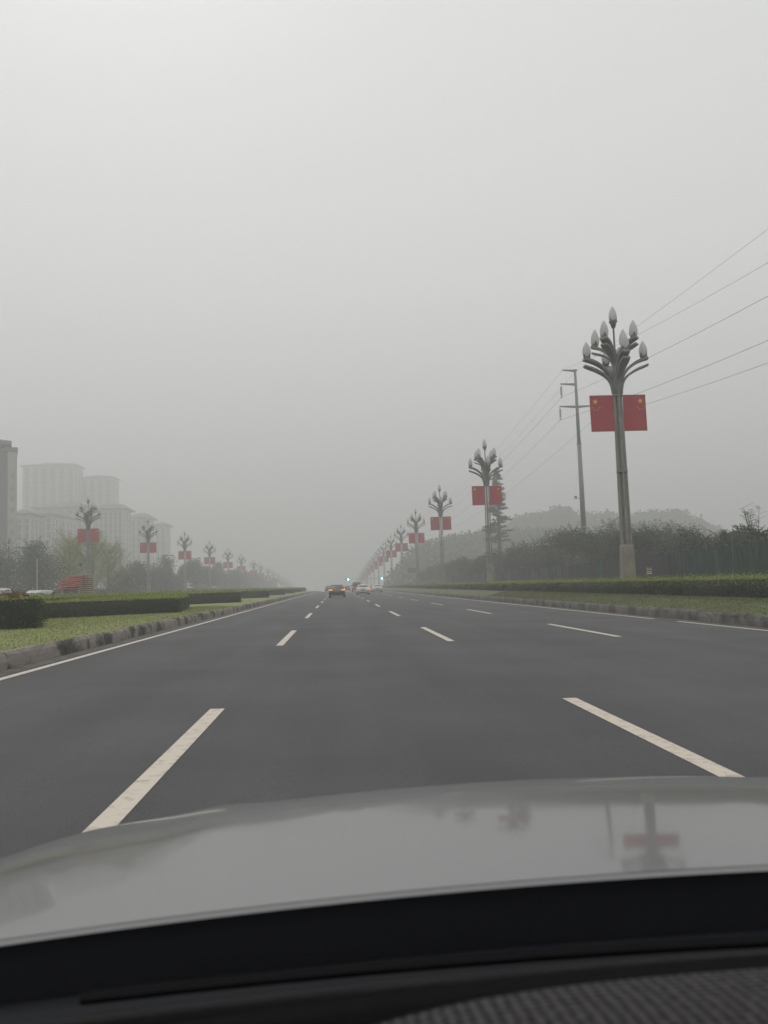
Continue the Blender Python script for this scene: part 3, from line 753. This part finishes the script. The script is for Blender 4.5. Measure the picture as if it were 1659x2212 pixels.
def logo_board():
    """dark flat board facing the road with a small gold and white emblem"""
    t=thing('site_board','flat dark grey board with small gold emblem in front of the netting fence','sign board',(19.75,52.0,.5),R(-19))
    b=MB(); b.box(-1.22,1.22,-.03,.03,-.1,2.0); b.build('board',A['board'],t)
    b=MB()
    for x in (-1.2,1.2): b.box(x-.04,x+.04,.035,.11,-.3,2.1)
    b.build('frame',A['board'],t)
    s=.26; cz=1.12; y=-.034; e_=MB(); k=MB(); wq=MB()
    k.box(-.17,.17,-.036,-.031,cz-.16,cz+.17)
    k.build('emblem_ground',A['black'],t)
    gold=mat('gold',(.65,.42,.12),.5)
    for sg in (-1,1):   # two upright arches joined in the middle like a letter M
        e_.add([(sg*.15,-.040,cz-.08),(sg*.105,-.040,cz-.08),(sg*.09,-.040,cz+.06),(sg*.04,-.040,cz-.02),(0,-.040,cz-.05),(0,-.040,cz+.01),(sg*.04,-.040,cz+.07),(sg*.06,-.040,cz+.15),(sg*.11,-.040,cz+.15),(sg*.145,-.040,cz+.06)],
               [(0,1,2,9),(2,7,8,9),(2,3,6,7),(3,4,5,6)])
    e_.build('emblem',gold,t)
    wq.box(-.15,.15,-.042,-.0375,cz-.13,cz-.085); wq.box(-.18,.18,-.040,-.0315,cz-.27,cz-.19)
    wq.build('emblem_bars',mat('emblem_white',(.6,.58,.58),.6),t)
logo_board()

# ------------------------------------------------------------ buildings in the haze (left)
gB='hazy apartment towers on the left'
def tower(px0,px1,pytop,D,label,wall,depth=14,bays=4,floors=None,roofh=2.4,over=1.6,strips=True,txt=False):
    x0=(px0-729.5)*D/1800; x1=(px1-729.5)*D/1800
    pm=(px0+px1)/2; ztop=H+(-((pm-729.5)*roll+(pytop-1266)))*D/1800
    W=x1-x0; g=G(D)-2; hh=ztop-g
    t=thing('apartment_tower',label,'building',((x0+x1)/2,D,g),0,gB)
    b=MB(); b.box(-W/2,W/2,0,depth,0,hh); b.build('wall',wall,t)
    # hipped roof slab with deep eaves
    b=MB(); o=over; z=hh+.003
    b.loft([[(-W/2-o,-o,z),(W/2+o,-o,z),(W/2+o,depth+o,z),(-W/2-o,depth+o,z)],
            [(-W/2-o,-o,z+.5),(W/2+o,-o,z+.5),(W/2+o,depth+o,z+.5),(-W/2-o,depth+o,z+.5)],
            [(-W*.37,depth*.3,z+roofh),(W*.37,depth*.3,z+roofh),(W*.37,depth*.7,z+roofh),(-W*.37,depth*.7,z+roofh)]])
    b.build('roof',A['roof'],t)
    b=MB(); b.box(-W*.16,W*.12,depth*.35,depth*.65,hh+roofh*.8,hh+roofh+.6); b.build('lift_house',wall,t)
    fl=int(hh/3.0)
    def bay(xa,xb,face):
        m=MB(); m.mi=0
        if face=='f': m.box(xa,xb,-.06,-.003,3,hh-1.5)
        else: m.box(W/2+.003,W/2+.06,xa,xb,3,hh-1.5)
        m.mi=1
        for k in range(1,fl):
            zz=k*3.0+3
            if zz>hh-2: break
            if face=='f': m.box(xa-.05,xb+.05,-.45,-.065,zz-.45,zz)
            else: m.box(W/2+.065,W/2+.45,xa-.05,xb+.05,zz-.45,zz)
        m.build('balcony_bay',[A['pane'],wall],t)
    wb=W/bays
    for k in range(bays):
        c=-W/2+wb*(k+.5); bay(c-wb*.24,c+wb*.24,'f')
        m=MB(); m.box(c+wb*.38,c+wb*.5-.01 if k<bays-1 else c+wb*.5,-.5,-.003,0,hh-.02); m.build('pilaster',A['wall_a'],t)
    for k in range(3): bay(depth*(k+.5)/3-1.3,depth*(k+.5)/3+1.3,'s')
    return t
def near_tower():
    D=200; t=thing('apartment_tower','nearest grey tower cut by the left frame edge with pale vertical sign strip','building',(-79.5,D,G(D)-1),R(21.5),gB)
    def X(px): return (px-0)*D/1800*1.08
    def Z(px,py): return H+(-((px-729.5)*roll+(py-1266)))*D/1800-(G(D)-1)
    h1=Z(33,979); h2=Z(5,967)
    b=MB(); b.box(X(-120),X(5),0,16,0,h2); b.build('wall',A['wall_a'],t)
    b=MB(); b.box(X(5),X(19),.8,16,0,h2-.5); b.build('recess_wall',A['wall_dark'],t)
    b=MB(); b.box(X(19),X(36),-.2,12,0,h1); b.build('side_wing',A['wall_b'],t)
    b=MB(); b.box(X(20.5),X(33.5),-.3,-.203,3,h1-3); s=b.build('sign_strip',A['wall_a'],t)
    m=MB(); rr=random.Random(2)    # weathered upright glyph strokes, too faint to read
    for c in range(9):
        zc=h1-7-c*2.6; xc_=X(26.5)
        for q in range(6):
            if rr.random()<.5: m.box(xc_-.5+rr.uniform(0,.2),xc_+.3+rr.uniform(0,.2),-.36,-.303,zc+q*.3,zc+q*.3+.08)
            else: xx=xc_+rr.uniform(-.45,.45); m.box(xx,xx+.09,-.39,-.363,zc+rr.uniform(0,.8),zc+rr.uniform(1.0,1.8))
    m.build('lettering',A['wall_dark'],s)
    def hip(xa,xb,ya,yb,z,h,nm):
        b=MB(); b.loft([[(xa,ya,z),(xb,ya,z),(xb,yb,z),(xa,yb,z)],[(xa,ya,z+.9),(xb,ya,z+.9),(xb,yb,z+.9),(xa,yb,z+.9)],
            [(xa*.7+xb*.3,ya*.6+yb*.4,z+h),(xa*.5+xb*.5,ya*.6+yb*.4,z+h),(xa*.5+xb*.5,ya*.4+yb*.6,z+h),(xa*.7+xb*.3,ya*.4+yb*.6,z+h)]])
        b.build(nm,A['roof'],t)
    hip(X(-130),X(26),-1.5,17,h2+.01,3.2,'roof'); b=MB(); b.box(X(12),X(37.5),-.5,12.3,h1+.005,h1+1.0); b.build('parapet',A['wall_dark'],t)
    for c in range(4):
        m=MB()
        xa=X(-100+c*26); m.mi=0; m.box(xa,xa+2.2,-.08,-.003,3,h2-3); m.mi=1
        for k in range(1,int(h2/3)-1): m.box(xa-.1,xa+2.3,-.5,-.085,k*3+2.5,k*3+3)
        m.build('balcony_bay',[A['pane'],A['wall_a']],t)
near_tower()
tower(35,84,1116,300,'lower pale block right beside the nearest tower with dark eaves',A['wall_b'],12,3,over=1.2,roofh=1.8)
tower(88,128,1116,330,'pale block behind the feathery trees, second right of the nearest tower',A['wall_a'],12,3,over=1.2,roofh=1.8)
tower(132,158,1122,350,'narrow pale block with white stair tower left of the first left lamp',A['wall_a'],14,2,over=1.0)
tower(96,214,1100,410,'wide grey block rising below the two faintest towers',A['wall_b'],14,6,over=2,roofh=2.6)
tower(226,276,1103,390,'tall striped tower behind and right of the first left lamp',A['wall_b'],16,5,over=1.8,roofh=2.8)
tower(292,328,1122,440,'striped tower behind the second left lamp',A['wall_a'],16,3,over=1.7,roofh=2.8)
tower(344,366,1137,490,'rightmost narrow tower of the group, faint in haze',A['wall_b'],14,2,over=1.8,roofh=2)
tower(67,176,1010,540,'tallest and widest faint tower high in the haze',A['wall_b'],18,6,over=1.4,roofh=2.2)
tower(188,254,1035,560,'second tallest faint tower right of the widest one',A['wall_b'],18,4,over=1.4,roofh=2.0)
tower(196,226,1180,300,'lower pale building with grey roof behind the first left lamp post',A['wall_a'],12,3,over=1.0,roofh=1.5)

# ------------------------------------------------------------ vehicles
def wheel(t,x,y,r=.33,w_=.22):
    b=MB(); s=1 if x>0 else -1
    prof=[(r*.55,-w_/2),(r*.95,-w_/2),(r,-w_*.3),(r,w_*.3),(r*.95,w_/2),(r*.55,w_/2)]
    b.lathe(prof,(0,0,0),18); b.xf(Matrix.Translation((x,y,r))@Matrix.Rotation(PI/2,4,'Y')); wv=b.build('wheel',A['rubber'],t,smooth=True)
    b=MB(); b.lathe([(.02,-.02),(r*.5,-.03),(r*.56,.02),(r*.5,.03)],(0,0,0),12); b.xf(Matrix.Translation((x+s*w_*.4,y,r))@Matrix.Rotation(PI/2,4,'Y')); b.build('rim',A['chrome'],wv)
def sec(hw,zb,zs,zt,y,cr=.75):
    """body cross-section, half width hw, bottom zb, shoulder zs, deck zt"""
    half=[(hw*.80,zb),(hw*.96,zb+.05),(hw,zb+.22),(hw*1.0,(zb+zs)/2),(hw*.985,zs-.06),(hw*.95,zs),(hw*cr,zt-.015),(hw*.4,zt)]
    return [(x,y,z) for x,z in half]+[(-x,y,z) for x,z in reversed(half)]
def cabin(hb,ht,zb,zt,y):
    half=[(hb,zb),(hb*.97,zb+(zt-zb)*.35),(ht*1.02,zb+(zt-zb)*.85),(ht*.9,zt-.03),(ht*.5,zt)]
    return [(x,y,z) for x,z in half]+[(-x,y,z) for x,z in reversed(half)]
def sedan(label,loc,paint,style,group,scale=1.0,rz=0):
    t=thing('sedan_car',label,'car',loc,rz,group); 
    b=MB()
    st=[(.00,.80,.42,.74,.93),(.05,.86,.30,.84,1.02),(.18,.895,.25,.90,1.07),(.7,.915,.22,.92,1.09),(1.3,.925,.20,.93,1.02),(2.4,.925,.20,.92,.99),(3.3,.92,.20,.90,.99),(3.9,.90,.22,.84,.90),(4.45,.85,.25,.74,.78),(4.7,.74,.32,.62,.66)]
    b.loft([sec(hw,zb,zs,zt,y) for y,hw,zb,zs,zt in st]); b.build('body',paint,t,smooth=True)
    b=MB(); b.loft([cabin(.80,.62,1.03,1.06,.48),cabin(.80,.58,.99,1.25,.95),cabin(.80,.58,.99,1.40,1.45),cabin(.81,.59,.97,1.44,2.0),cabin(.80,.58,.97,1.40,2.6),cabin(.78,.58,.97,1.18,3.1),cabin(.75,.58,.93,1.0,3.45)])
    b.build('cabin_glass',A['glass'],t,smooth=True)
    b=MB(); 
    b.loft([[(x,y,z) for x,z in ((.60,zt-.045),(.54,zt-.01),(.3,zt+.012),(-.3,zt+.012),(-.54,zt-.01),(-.60,zt-.045),(-.5,zt-.06),(.5,zt-.06))] for y,zt in ((1.22,1.355),(1.5,1.425),(2.0,1.455),(2.55,1.42))])
    for s in (-1,1):
        b.tube([(s*.79,.50,1.04),(s*.66,.98,1.26),(s*.58,1.3,1.38)],[.05,.04,.035],6)
        b.tube([(s*.76,3.38,1.0),(s*.58,2.55,1.40)],.03,6); b.tube([(s*.82,1.9,1.0),(s*.62,1.9,1.41)],.03,5)
    b.build('roof',paint,t)
    b=MB(); b.box(-.66,.66,-.035,.03,.30,.42); b.box(-.80,-.62,-.02,.02,.42,.50); b.box(.62,.80,-.02,.02,.42,.50); b.build('bumper',A['black'],t,bevel=.015)
    for s in (-1,1):
        b=MB(); b.loft([[(s*(.93+dx),3.0+dy,1.0+dz) for dx,dz in ((0,0),(.17,.02),(.19,.10),(.03,.12))] for dy in (-.05,.08)]); b.build('wing_mirror',A['black'] if style!='white' else paint,t)
        wheel(t,s*.80,.95); wheel(t,s*.80,3.75)
        b=MB(); x0,x1=(.58,.885) if style!='black' else (.46,.885)
        b.loft([[(s*x,y,z0),(s*x,y,z1),(s*x,y+.1,z1),(s*x,y+.1,z0)] for x,y,z0,z1 in ((x0,-.03,.81,.895),(.66,-.028,.77,.91),(.80,-.01,.765,.92),(x1,.06,.77,.92),(x1+.025,.22,.83,.91))])
        if style=='black': m=A['tor']
        elif style=='white': m=A['tred'] if s<0 else A['tor']
        elif style=='off': m=A['unl']
        else: m=A['tpink']
        b.build('tail_light',m,t)
    if style=='black':
        b=MB(); b.box(-.40,.40,-.026,.02,.845,.862); b.build('light_bar',A['tred'],t)
    b=MB(); b.box(-.22,.22,-.035,-.01,.60,.72); b.build('number_plate',mat('plate_blue',(.05,.10,.28),.5) if 'plate_blue' not in bpy.data.materials else bpy.data.materials['plate_blue'],t)
    b=MB(); b.box(-.3,.3,-.03,.0,.745,.775); b.build('boot_trim',A['chrome'],t)
    t.scale=(scale,)*3
    return t
gC='cars driving ahead on our side of the road'
def onroad(x,y): return (x,y,zroad(x)+G(y)+.006)
sedan('dark purple-black sedan with full-width orange and red tail light bar',onroad(-.10,92),A['darkcar'],'black',gC,1.0)
sedan('white sedan with red left and orange right tail lamp beside the dark van',onroad(3.42,113),A['white'],'white',gC,.97)
sedan('white sedan with pinkish brake lights, rightmost of the cars ahead',onroad(7.1,150),A['white'],'pink',gC,1.0)
sedan('grey car partly hidden left of the black sedan',onroad(-1.95,188),A['greycar'],'off',gC,1.0)
sedan('small distant car with red lights between black sedan and white sedan',onroad(2.45,214),A['darkcar'],'pink',gC,1.0)
def van(label,loc,paint,group,rz=0,Lh=(1.8,4.8,1.95),light=None,cat='van',pre='van'):
    W,Ln,Ht=Lh; t=thing(pre,label,cat,loc,rz,group); hw=W/2
    def s2(y,k,zt,zb=.3): 
        half=[(hw*.9,zb),(hw,zb+.1),(hw,1.0),(hw*.97,1.15),(hw*.88*k,zt-.12),(hw*.72*k,zt)]
        return [(x,y,z) for x,z in half]+[(-x,y,z) for x,z in reversed(half)]
    b=MB(); b.loft([s2(0,.97,Ht-.12,.35),s2(.08,1,Ht-.02),s2(1,1,Ht),s2(3.0*Ln/4.8,1,Ht),s2(3.5*Ln/4.8,.98,Ht-.10),s2(4.1*Ln/4.8,.95,1.45),s2(4.5*Ln/4.8,.95,1.18),s2(Ln,.92,1.0,.4)]); b.build('body',paint,t,smooth=False,bevel=.02)
    b=MB(); b.loft([[(hw*.78,-.02,1.15),(-hw*.78,-.02,1.15),(-hw*.70,-.02,Ht-.28),(hw*.70,-.02,Ht-.28)],[(hw*.78,.1,1.15),(-hw*.78,.1,1.15),(-hw*.70,.1,Ht-.28),(hw*.70,.1,Ht-.28)]]); b.build('rear_window',A['glass'],t)
    for s in (-1,1):
        b=MB(); 
        for ya,yb in ((.5,1.6),(1.7,2.7),(2.8,3.35)):
            b.loft([[(s*(hw*.965+.008),ya,1.2),(s*(hw*.965+.008),yb,1.2),(s*(hw*.885+.012),yb,Ht-.25),(s*(hw*.885+.012),ya,Ht-.25)],[(s*hw*.8,ya,1.2),(s*hw*.8,yb,1.2),(s*hw*.75,yb,Ht-.25),(s*hw*.75,ya,Ht-.25)]])
        b.build('side_window',A['glass'],t)
        b=MB(); b.box(min(s*hw*.86,s*hw*.99),max(s*hw*.86,s*hw*.99),-.03,.1,.85,1.12); b.build('tail_light',light or A['unl'],t)
        wheel(t,s*(hw-.12),.9); wheel(t,s*(hw-.12),Ln-.95)
        b=MB(); b.box(min(s*(hw+.0),s*(hw+.2)),max(s*(hw+.0),s*(hw+.2)),Ln*.76,Ln*.76+.12,1.15,1.38); b.build('wing_mirror',A['black'],t)
    ws=MB(); y0,y1=3.52*Ln/4.8,4.14*Ln/4.8
    ws.loft([[(hw*.78,y0,Ht-.14),(-hw*.78,y0,Ht-.14),(-hw*.82,y1+.06,1.45),(hw*.82,y1+.06,1.45)],[(hw*.7,y0-.2,Ht-.3),(-hw*.7,y0-.2,Ht-.3),(-hw*.75,y1-.2,1.3),(hw*.75,y1-.2,1.3)]]); ws.build('windscreen',A['glass'],t)
    return t
van('dark van with one lit lamp behind the white sedan',onroad(3.75,166),A['greycar'],gC,0,(1.85,4.8,2.0),A['tpink'])
gO='vehicles on the opposite carriageway'
van('white van whose roof shows above the hedge at the left frame edge',(-20.7,52.5,.09),A['whitev'],gO,PI,(1.8,4.9,1.76))
van('small white van between the slim white pole and the timber truck',(-27.3,80,.09),A['whitev'],gO,PI,(1.7,4.2,1.75))
def timber_truck():
    """small truck towards us, high load of red bundles over the cab and stacked boards behind"""
    px,py=-19.35,63.0
    t=thing('cargo_truck','small grey truck coming the other way under a towering timber load','truck',(px,py,.09),0,gO)
    cabm=mat('cab_grey',(.30,.32,.33),.5)
    b=MB(); b.box(-1.0,.32,.0,1.5,.45,1.28); b.build('cab',cabm,t,bevel=.05)
    b=MB(); b.box(-.88,.20,-.03,.4,1.285,1.60); b.build('windscreen',mat('hazy_windscreen',(.13,.145,.155),.15),t)
    b=MB()
    for x in (-1.0,.20): b.box(x,x+.12,-.05,.5,1.0,1.62)
    b.box(-1.0,.32,-.06,1.5,1.605,1.66); b.build('cab_frame',A['wall_b'],t)
    b=MB(); b.tube([(-.95,0,1.5),(-1.45,-.12,1.42)],.02,6); b.box(-1.62,-1.45,-.18,-.10,.98,1.46); b.build('wing_mirror',A['black'],t)
    b=MB(); b.box(-.95,.95,1.55,3.2,.62,1.10); b.build('load_bed',A['steel'],t)
    for s in (-.75,.85): wheel(t,s,.6,.33); wheel(t,s*.9,2.6,.33)
    # load of its own
    l=thing('timber_load','stack of red bundles and pale boards piled high on the truck','timber load',(px,py,.09),0)
    rr=random.Random(8)
    def bundle(x0,x1,y0,y1,z,h,m,nm='bundle',tilt=0.):
        b=MB(); n=7; secs=[]
        for i in range(n+1):
            u=i/n; x=x0+(x1-x0)*u; dz=rr.uniform(-.018,.018)+tilt*u; dy=rr.uniform(-.03,.03)
            secs.append([(x,y0+dy,z+dz),(x,y0+dy-.02,z+dz+h*.5),(x,y0+dy,z+dz+h*.9),(x,y1,z+dz+h*.9),(x,y1,z+dz)])
        b.loft(secs); b.build(nm,m,l)
    b=MB(); b.box(-1.0,.9,.0,1.3,1.72,2.25); b.box(.36,.92,.02,1.3,1.12,2.5); b.build('load_core',mat('load_gap_shade',(.09,.05,.045),.9),l)  # dark colour paints the shade in the gaps between bundles and boards
    for k in range(5):
        zz=1.72+k*.135; bundle(-1.12+rr.uniform(0,.05)+(.18 if k==4 else 0),.62,-.35+rr.uniform(-.03,.03),1.2,zz,.098,A['redwood'],tilt=.13)
    bundle(-.70,.72,-.25,1.2,2.42,.085,A['redwood'],tilt=.15); bundle(-.60,.70,-.18,1.2,2.53,.06,A['wood'],'board',tilt=.13)
    b=MB(); b.box(-1.12,.32,-.37,1.0,1.663,1.705); b.build('pink_sheet',A['pinkt'],l)
    for k in range(9):     # board ends
        zz=1.37+k*.148; x0=.34+rr.uniform(-.03,.03)
        bundle(x0,.64,-.32,1.3,zz,.085,A['wood'],'board'); bundle(.68,1.02+rr.uniform(-.03,.03),-.26,1.3,zz+.01+k*.004,.085,A['wood'],'board')
    bundle(.33,1.08,-.36,1.3,1.24,.09,A['wood'],'board'); bundle(.35,1.10,-.36,1.3,1.10,.085,A['wood'],'board')
timber_truck()
# slim white pole with nothing on it, left of the feathery trees
t=thing('slim_pole','slim pale pole standing left of the feathery trees','pole',(-31.6,90,.3)); b=MB(); b.tube([(0,0,0),(0,0,4.9)],[.07,.05],8); b.lathe([(.07,0),(.09,.02),(.05,.06)],(0,0,4.86),8); b.build('shaft',A['whitev'],t)
b=MB(); b.lathe([(.14,0),(.16,.03),(.16,.10),(.07,.14)],(0,0,0),10); b.build('base',A['galv2'],t)
# camera ball on the first left lamp
t=thing('traffic_camera','round dark camera on a short arm of the first left lamp','camera',(-33.0,111.6,5.35)); b=MB(); b.tube([(-.5,0,0),(.15,.2,.05)],.03,6); b.build('arm',A['galv'],t); b=MB(); b.lathe([(.05,-.25),(.17,-.15),(.2,0),(.14,.12),(.04,.18)],(-.55,0,-.05),12); b.build('dome',A['black'],t,smooth=True)

# ------------------------------------------------------------ traffic signals on a mast arm, and distant gantries
def signals():
    D=380; g=G(D)
    def P(px,py):
        dx=px-729.5; up_=-(dx*roll+(py-1266)); return ((dx-(py-1266)*roll)*D/1800,H+up_*D/1800)
    xa,za=P(750.6,1251.5); xb,zb=P(823,1249.5); xp=13.2
    t=thing('signal_mast','grey mast arm over the road carrying the green traffic lights','signal mast',(xp,D,g))
    b=MB(); b.tube([(0,0,0),(0,0,za-g+.6)],[.22,.16],10); b.build('pole',A['steel'],t)
    b=MB(); b.tube([(xa-xp-1.6,0,za-g),(0,0,za-g+.15)],[.08,.15],8); b.tube([(0,0,za-g+.15),(xb-xp+.4,0,zb-g)],[.15,.09],8); b.build('arm',A['steel'],t)
    for nm,x,z in (('left',xa,za),('right',xb,zb)):
        s=thing('traffic_light',f'green traffic light on the {nm} end of the distant mast arm','traffic light',(x,D-.4,z),0,'green traffic lights')
        b=MB(); b.box(-.85,.85,-.05,.35,-.36,.36); b.build('housing',A['black'],s,bevel=.03)
        b=MB(); b.lathe([(.02,0),(.33,0),(.35,.05),(.02,.09)],(0,0,0),16); b.xf(Matrix.Translation((.3,-.055,0))@Matrix.Rotation(PI/2,4,'X')); b.build('lens',A['go'],s)
signals()
def gantry():
    D=372; g=G(D)
    t=thing('sign_gantry','thin dark signal arm across the far left carriageway in haze','gantry',(-27.6,D,g))
    b=MB(); b.tube([(0,0,0),(0,0,7.0)],[.2,.15],8); b.build('pole',A['steel'],t)
    b=MB(); b.tube([(0,0,6.9),(-13.5,0,6.3)],[.15,.1],8); b.build('arm',A['steel'],t)
    b=MB(); b.box(-13.8,-11.0,-.1,.25,6.05,6.5); b.box(-1.2,1.6,-.1,.25,6.8,7.2); b.build('signal_head',A['black'],t)
    t=thing('camera_gantry','short dark arm with a small white lamp between the left trees','gantry',(-39,250,.3+G(250)))
    b=MB(); b.tube([(0,0,0),(0,0,4.4)],[.14,.1],8); b.build('pole',A['steel'],t); b=MB(); b.tube([(0,0,4.3),(-5.6,0,4.2)],.07,6); b.build('arm',A['steel'],t)
    b=MB(); b.box(-1.2,-.6,-.3,.1,4.36,4.62); b.build('lamp_head',emis('white_lamp',(1,1,1),1.2),t)
gantry()
def road_sign():
    D=176; x=16.9; t=thing('road_sign','small dark rectangular sign on an arm beside the fourth right lamp','road sign',(x,D,.5))
    b=MB(); b.tube([(0,0,0),(0,0,4.6)],[.09,.08],8); b.tube([(0,0,4.0),(-1.6,0,4.0)],.05,6); b.tube([(0,0,3.2),(-1.6,0,3.2)],.05,6); b.build('pole',A['steel'],t)
    b=MB(); b.box(-2.1,-.2,-.1,-.055,2.95,4.15); s=b.build('sign_face',A['wall_b'],t)
    b=MB(); b.box(-2.03,-.27,-.106,-.101,3.02,4.08); b.build('sign_field',mat('sign_dark',(.07,.075,.09),.6),s)
    b=MB(); rr=random.Random(1)
    for k in range(3):
        xx=-1.85+k*.52
        b.box(xx,xx+.34,-.114,-.1065,3.66,3.72); b.box(xx+.12,xx+.18,-.122,-.1145,3.38,3.86); b.box(xx,xx+.30,-.114,-.1065,3.40,3.45)
    b.build('lettering',A['wall_a'],s)
road_sign()

# ------------------------------------------------------------ our own car: bonnet, cowl, wiper, dashboard, roof shell
def own_car():
    t=thing('grey_car','silver-grey car seen from its driver seat: bonnet, wipers and dark dashboard','car',(.38,0,0))
    paint=mat('bonnet_paint',(.165,.167,.17),.42,metal=.5,coat=.85,bump=.035,bscale=9)
    paint.node_tree.nodes['Principled BSDF'].inputs['Coat Roughness'].default_value=.07
    def bz(x,y):
        a=abs(x); tt=y-.95; z=.952-.03*tt-.113*tt*tt-.045*(x/.8)**2
        if tt>1.0: z-=1.3*(tt-1.0)**2
        if a>.86: z-=.75*(a-.86)**2*min(1,.3+tt*2)
        if a>1.02: z-=3.0*(a-1.02)**2
        z+=.007*min(1,max(0,tt*3))*math.exp(-((a-.55-.10*tt)/.07)**2)     # crease on each side
        return z
    nx,ny=72,40; vs=[]; fs=[]
    for j in range(ny+1):
        for i in range(nx+1):
            x=-1.16+2.32*i/nx
            yr=.910+.035*x*x     # rear edge at the base of the windscreen
            y=yr+(2.42-yr-.10*(x/1.1)**2)*(j/ny); vs.append((x,y,bz(x,y)))
    for j in range(ny):
        for i in range(nx): fs.append((j*(nx+1)+i,j*(nx+1)+i+1,(j+1)*(nx+1)+i+1,(j+1)*(nx+1)+i))
    b=MB(); b.add(vs,fs)
    # folded rear lip
    lip=[]; 
    for i in range(nx+1):
        x,y,z=vs[i]; lip.append((x,y,z)); 
    o=b.build('bonnet',paint,t,smooth=True)
    b=MB(); b.add([(x,y-.0015,z-.0005) for x,y,z in lip]+[(x,y-.0045,z+.0002) for x,y,z in lip]+[(x,y-.007,z-.004) for x,y,z in lip],
          [(i,i+1,nx+1+i+1,nx+1+i) for i in range(nx)]+[(nx+1+i,nx+2+i,2*nx+3+i,2*nx+2+i) for i in range(nx)])
    b.build('bonnet_lip',mat('lip_highlight',(.42,.42,.42),.4),t)  # paler than the bonnet: the edge highlight is painted into this colour
    b=MB(); b.add([(x,y+.006,z-.006) for x,y,z in lip]+[(x,y+.008,.79) for x,y,z in lip],[(i,i+1,nx+2+i,nx+1+i) for i in range(nx)]); b.build('bulkhead',mat('bulkhead_black',(.024,.025,.030),.8,spec=.2),t)
    # front and sides below the bonnet
    b=MB(); front=[vs[ny*(nx+1)+i] for i in range(nx+1)]
    b.add(front+[(x,y+.02,.25) for x,y,z in front],[(i,i+1,nx+2+i,nx+1+i) for i in range(nx)])
    for i in (0,nx):
        ed=[vs[j*(nx+1)+i] for j in range(ny+1)]; b.add(ed+[(x,y,.3) for x,y,z in ed],[(j,j+1,ny+2+j,ny+1+j) for j in range(ny)])
    b.build('front_body',paint,t,smooth=True)
    # cowl panel between bonnet and windscreen
    def row(dy,z,n=40): return [(-1.05+2.1*i/n,.910+.035*(-1.05+2.1*i/n)**2-dy,z-.055*((-1.05+2.1*i/n)/.9)**2) for i in range(n+1)]
    def sheet(name,rows,m):
        n=len(rows[0]); b=MB(); b.add([p for r_ in rows for p in r_],[(j*n+i,j*n+i+1,(j+1)*n+i+1,(j+1)*n+i) for j in range(len(rows)-1) for i in range(n-1)]); return b.build(name,m,t,smooth=True)
    sheet('cowl_panel',[row(-.05,.86),row(.02,.895),row(.05,.905),row(.09,.912),row(.13,.905)],mat('cowl_plastic',(.007,.008,.012),.6,spec=.12))
    sheet('cowl_grille',[row(.128,.903),row(.135,.925),row(.17,.940),row(.195,.945),row(.20,.93)],mat('grille_plastic',(.010,.010,.0105),.7,var=.2,scale=7,spec=.12,bump=.3,bscale=35))
    # wiper arms and blades lying low on the cowl
    wm=mat('wiper_rubber',(.009,.009,.010),.8,spec=.1)
    for xa,xb in ((-.62,.30),):
        b=MB(); pts=[(x,.91-.105-.02*(x-xa),.925-.04*(x/.9)**2) for x in np.linspace(xa,xb,12)]
        b.tube(pts,.006,6); b.tube([(x,y-.012,z+.004) for x,y,z in pts],.004,5); b.build('wiper',wm,t)
    b=MB(); b.box(-1.12,1.12,.2,1.0,.76,.78); b.build('scuttle',wm,t)
    # black border of the windscreen, then the dashboard top with its dimpled skin
    def rw(y0,z,k=.05): return [(-.85+1.7*i/40,y0-k*((-.85+1.7*i/40)/.9)**2,z-.05*((-.85+1.7*i/40)/.9)**2) for i in range(41)]
    sheet('windscreen_base',[rw(.712,.90),rw(.705,.952),rw(.66,.96),rw(.60,.955),rw(.55,.93)],mat('matt_black',(.0018,.0018,.002),.85,spec=.05))
    dz=lambda x,y: .925+.080/(1+math.exp(-(x+.44)/.07))-.35*max(0,y-.50)**1.4
    nX,nY=60,24; vs2=[]
    for j in range(nY+1):
        for i in range(nX+1):
            x=-.85+1.7*i/nX; y=.10+(.60-.03*(x/.9)**2-.10)*j/nY; vs2.append((x,y,dz(x,y)))
    b=MB(); b.add(vs2,[(j*(nX+1)+i,j*(nX+1)+i+1,(j+1)*(nX+1)+i+1,(j+1)*(nX+1)+i) for j in range(nY) for i in range(nX)])
    b.build('dashboard',weave(),t,smooth=True)
    # roof panel and windscreen pillars round the driver (above and beside the view)
    b=MB(); secs=[]
    for y,z in ((.20,1.53),(-.4,1.60),(-1.4,1.58)):
        secs.append([(x,y,z-.05*(x/.6)**2) for x in np.linspace(-.60,.60,9)]+[(x,y,z+.03-.05*(x/.6)**2) for x in np.linspace(.60,-.60,9)])
    b.loft(secs); b.build('roof',paint,t)
    for s in (-1,1):
        b=MB(); b.tube([(s*.92,.72,.90),(s*.80,.45,1.22),(s*.60,.12,1.51)],[.045,.04,.035],8); b.build('pillar',A['black'],t)
        b=MB(); b.box(min(s*.86,s*.94),max(s*.86,s*.94),-1.4,.62,.3,.93); b.build('door',paint,t)
own_car()

# ------------------------------------------------------------ haze
hm=bpy.data.materials.new('haze_air'); hm.use_nodes=True; t_=hm.node_tree; t_.nodes.clear()
o_=t_.nodes.new('ShaderNodeOutputMaterial'); pv=t_.nodes.new('ShaderNodeVolumePrincipled')
pv.inputs['Color'].default_value=(.935,.937,.935,1); pv.inputs['Density'].default_value=.0032; pv.inputs['Anisotropy'].default_value=.15
t_.links.new(pv.outputs[0],o_.inputs['Volume'])
b=MB(); b.box(-1450,1450,-120,1450,-45,96); hz=b.build('haze',hm); tag(hz,'even grey mist filling the air over the road','haze',kind='stuff')
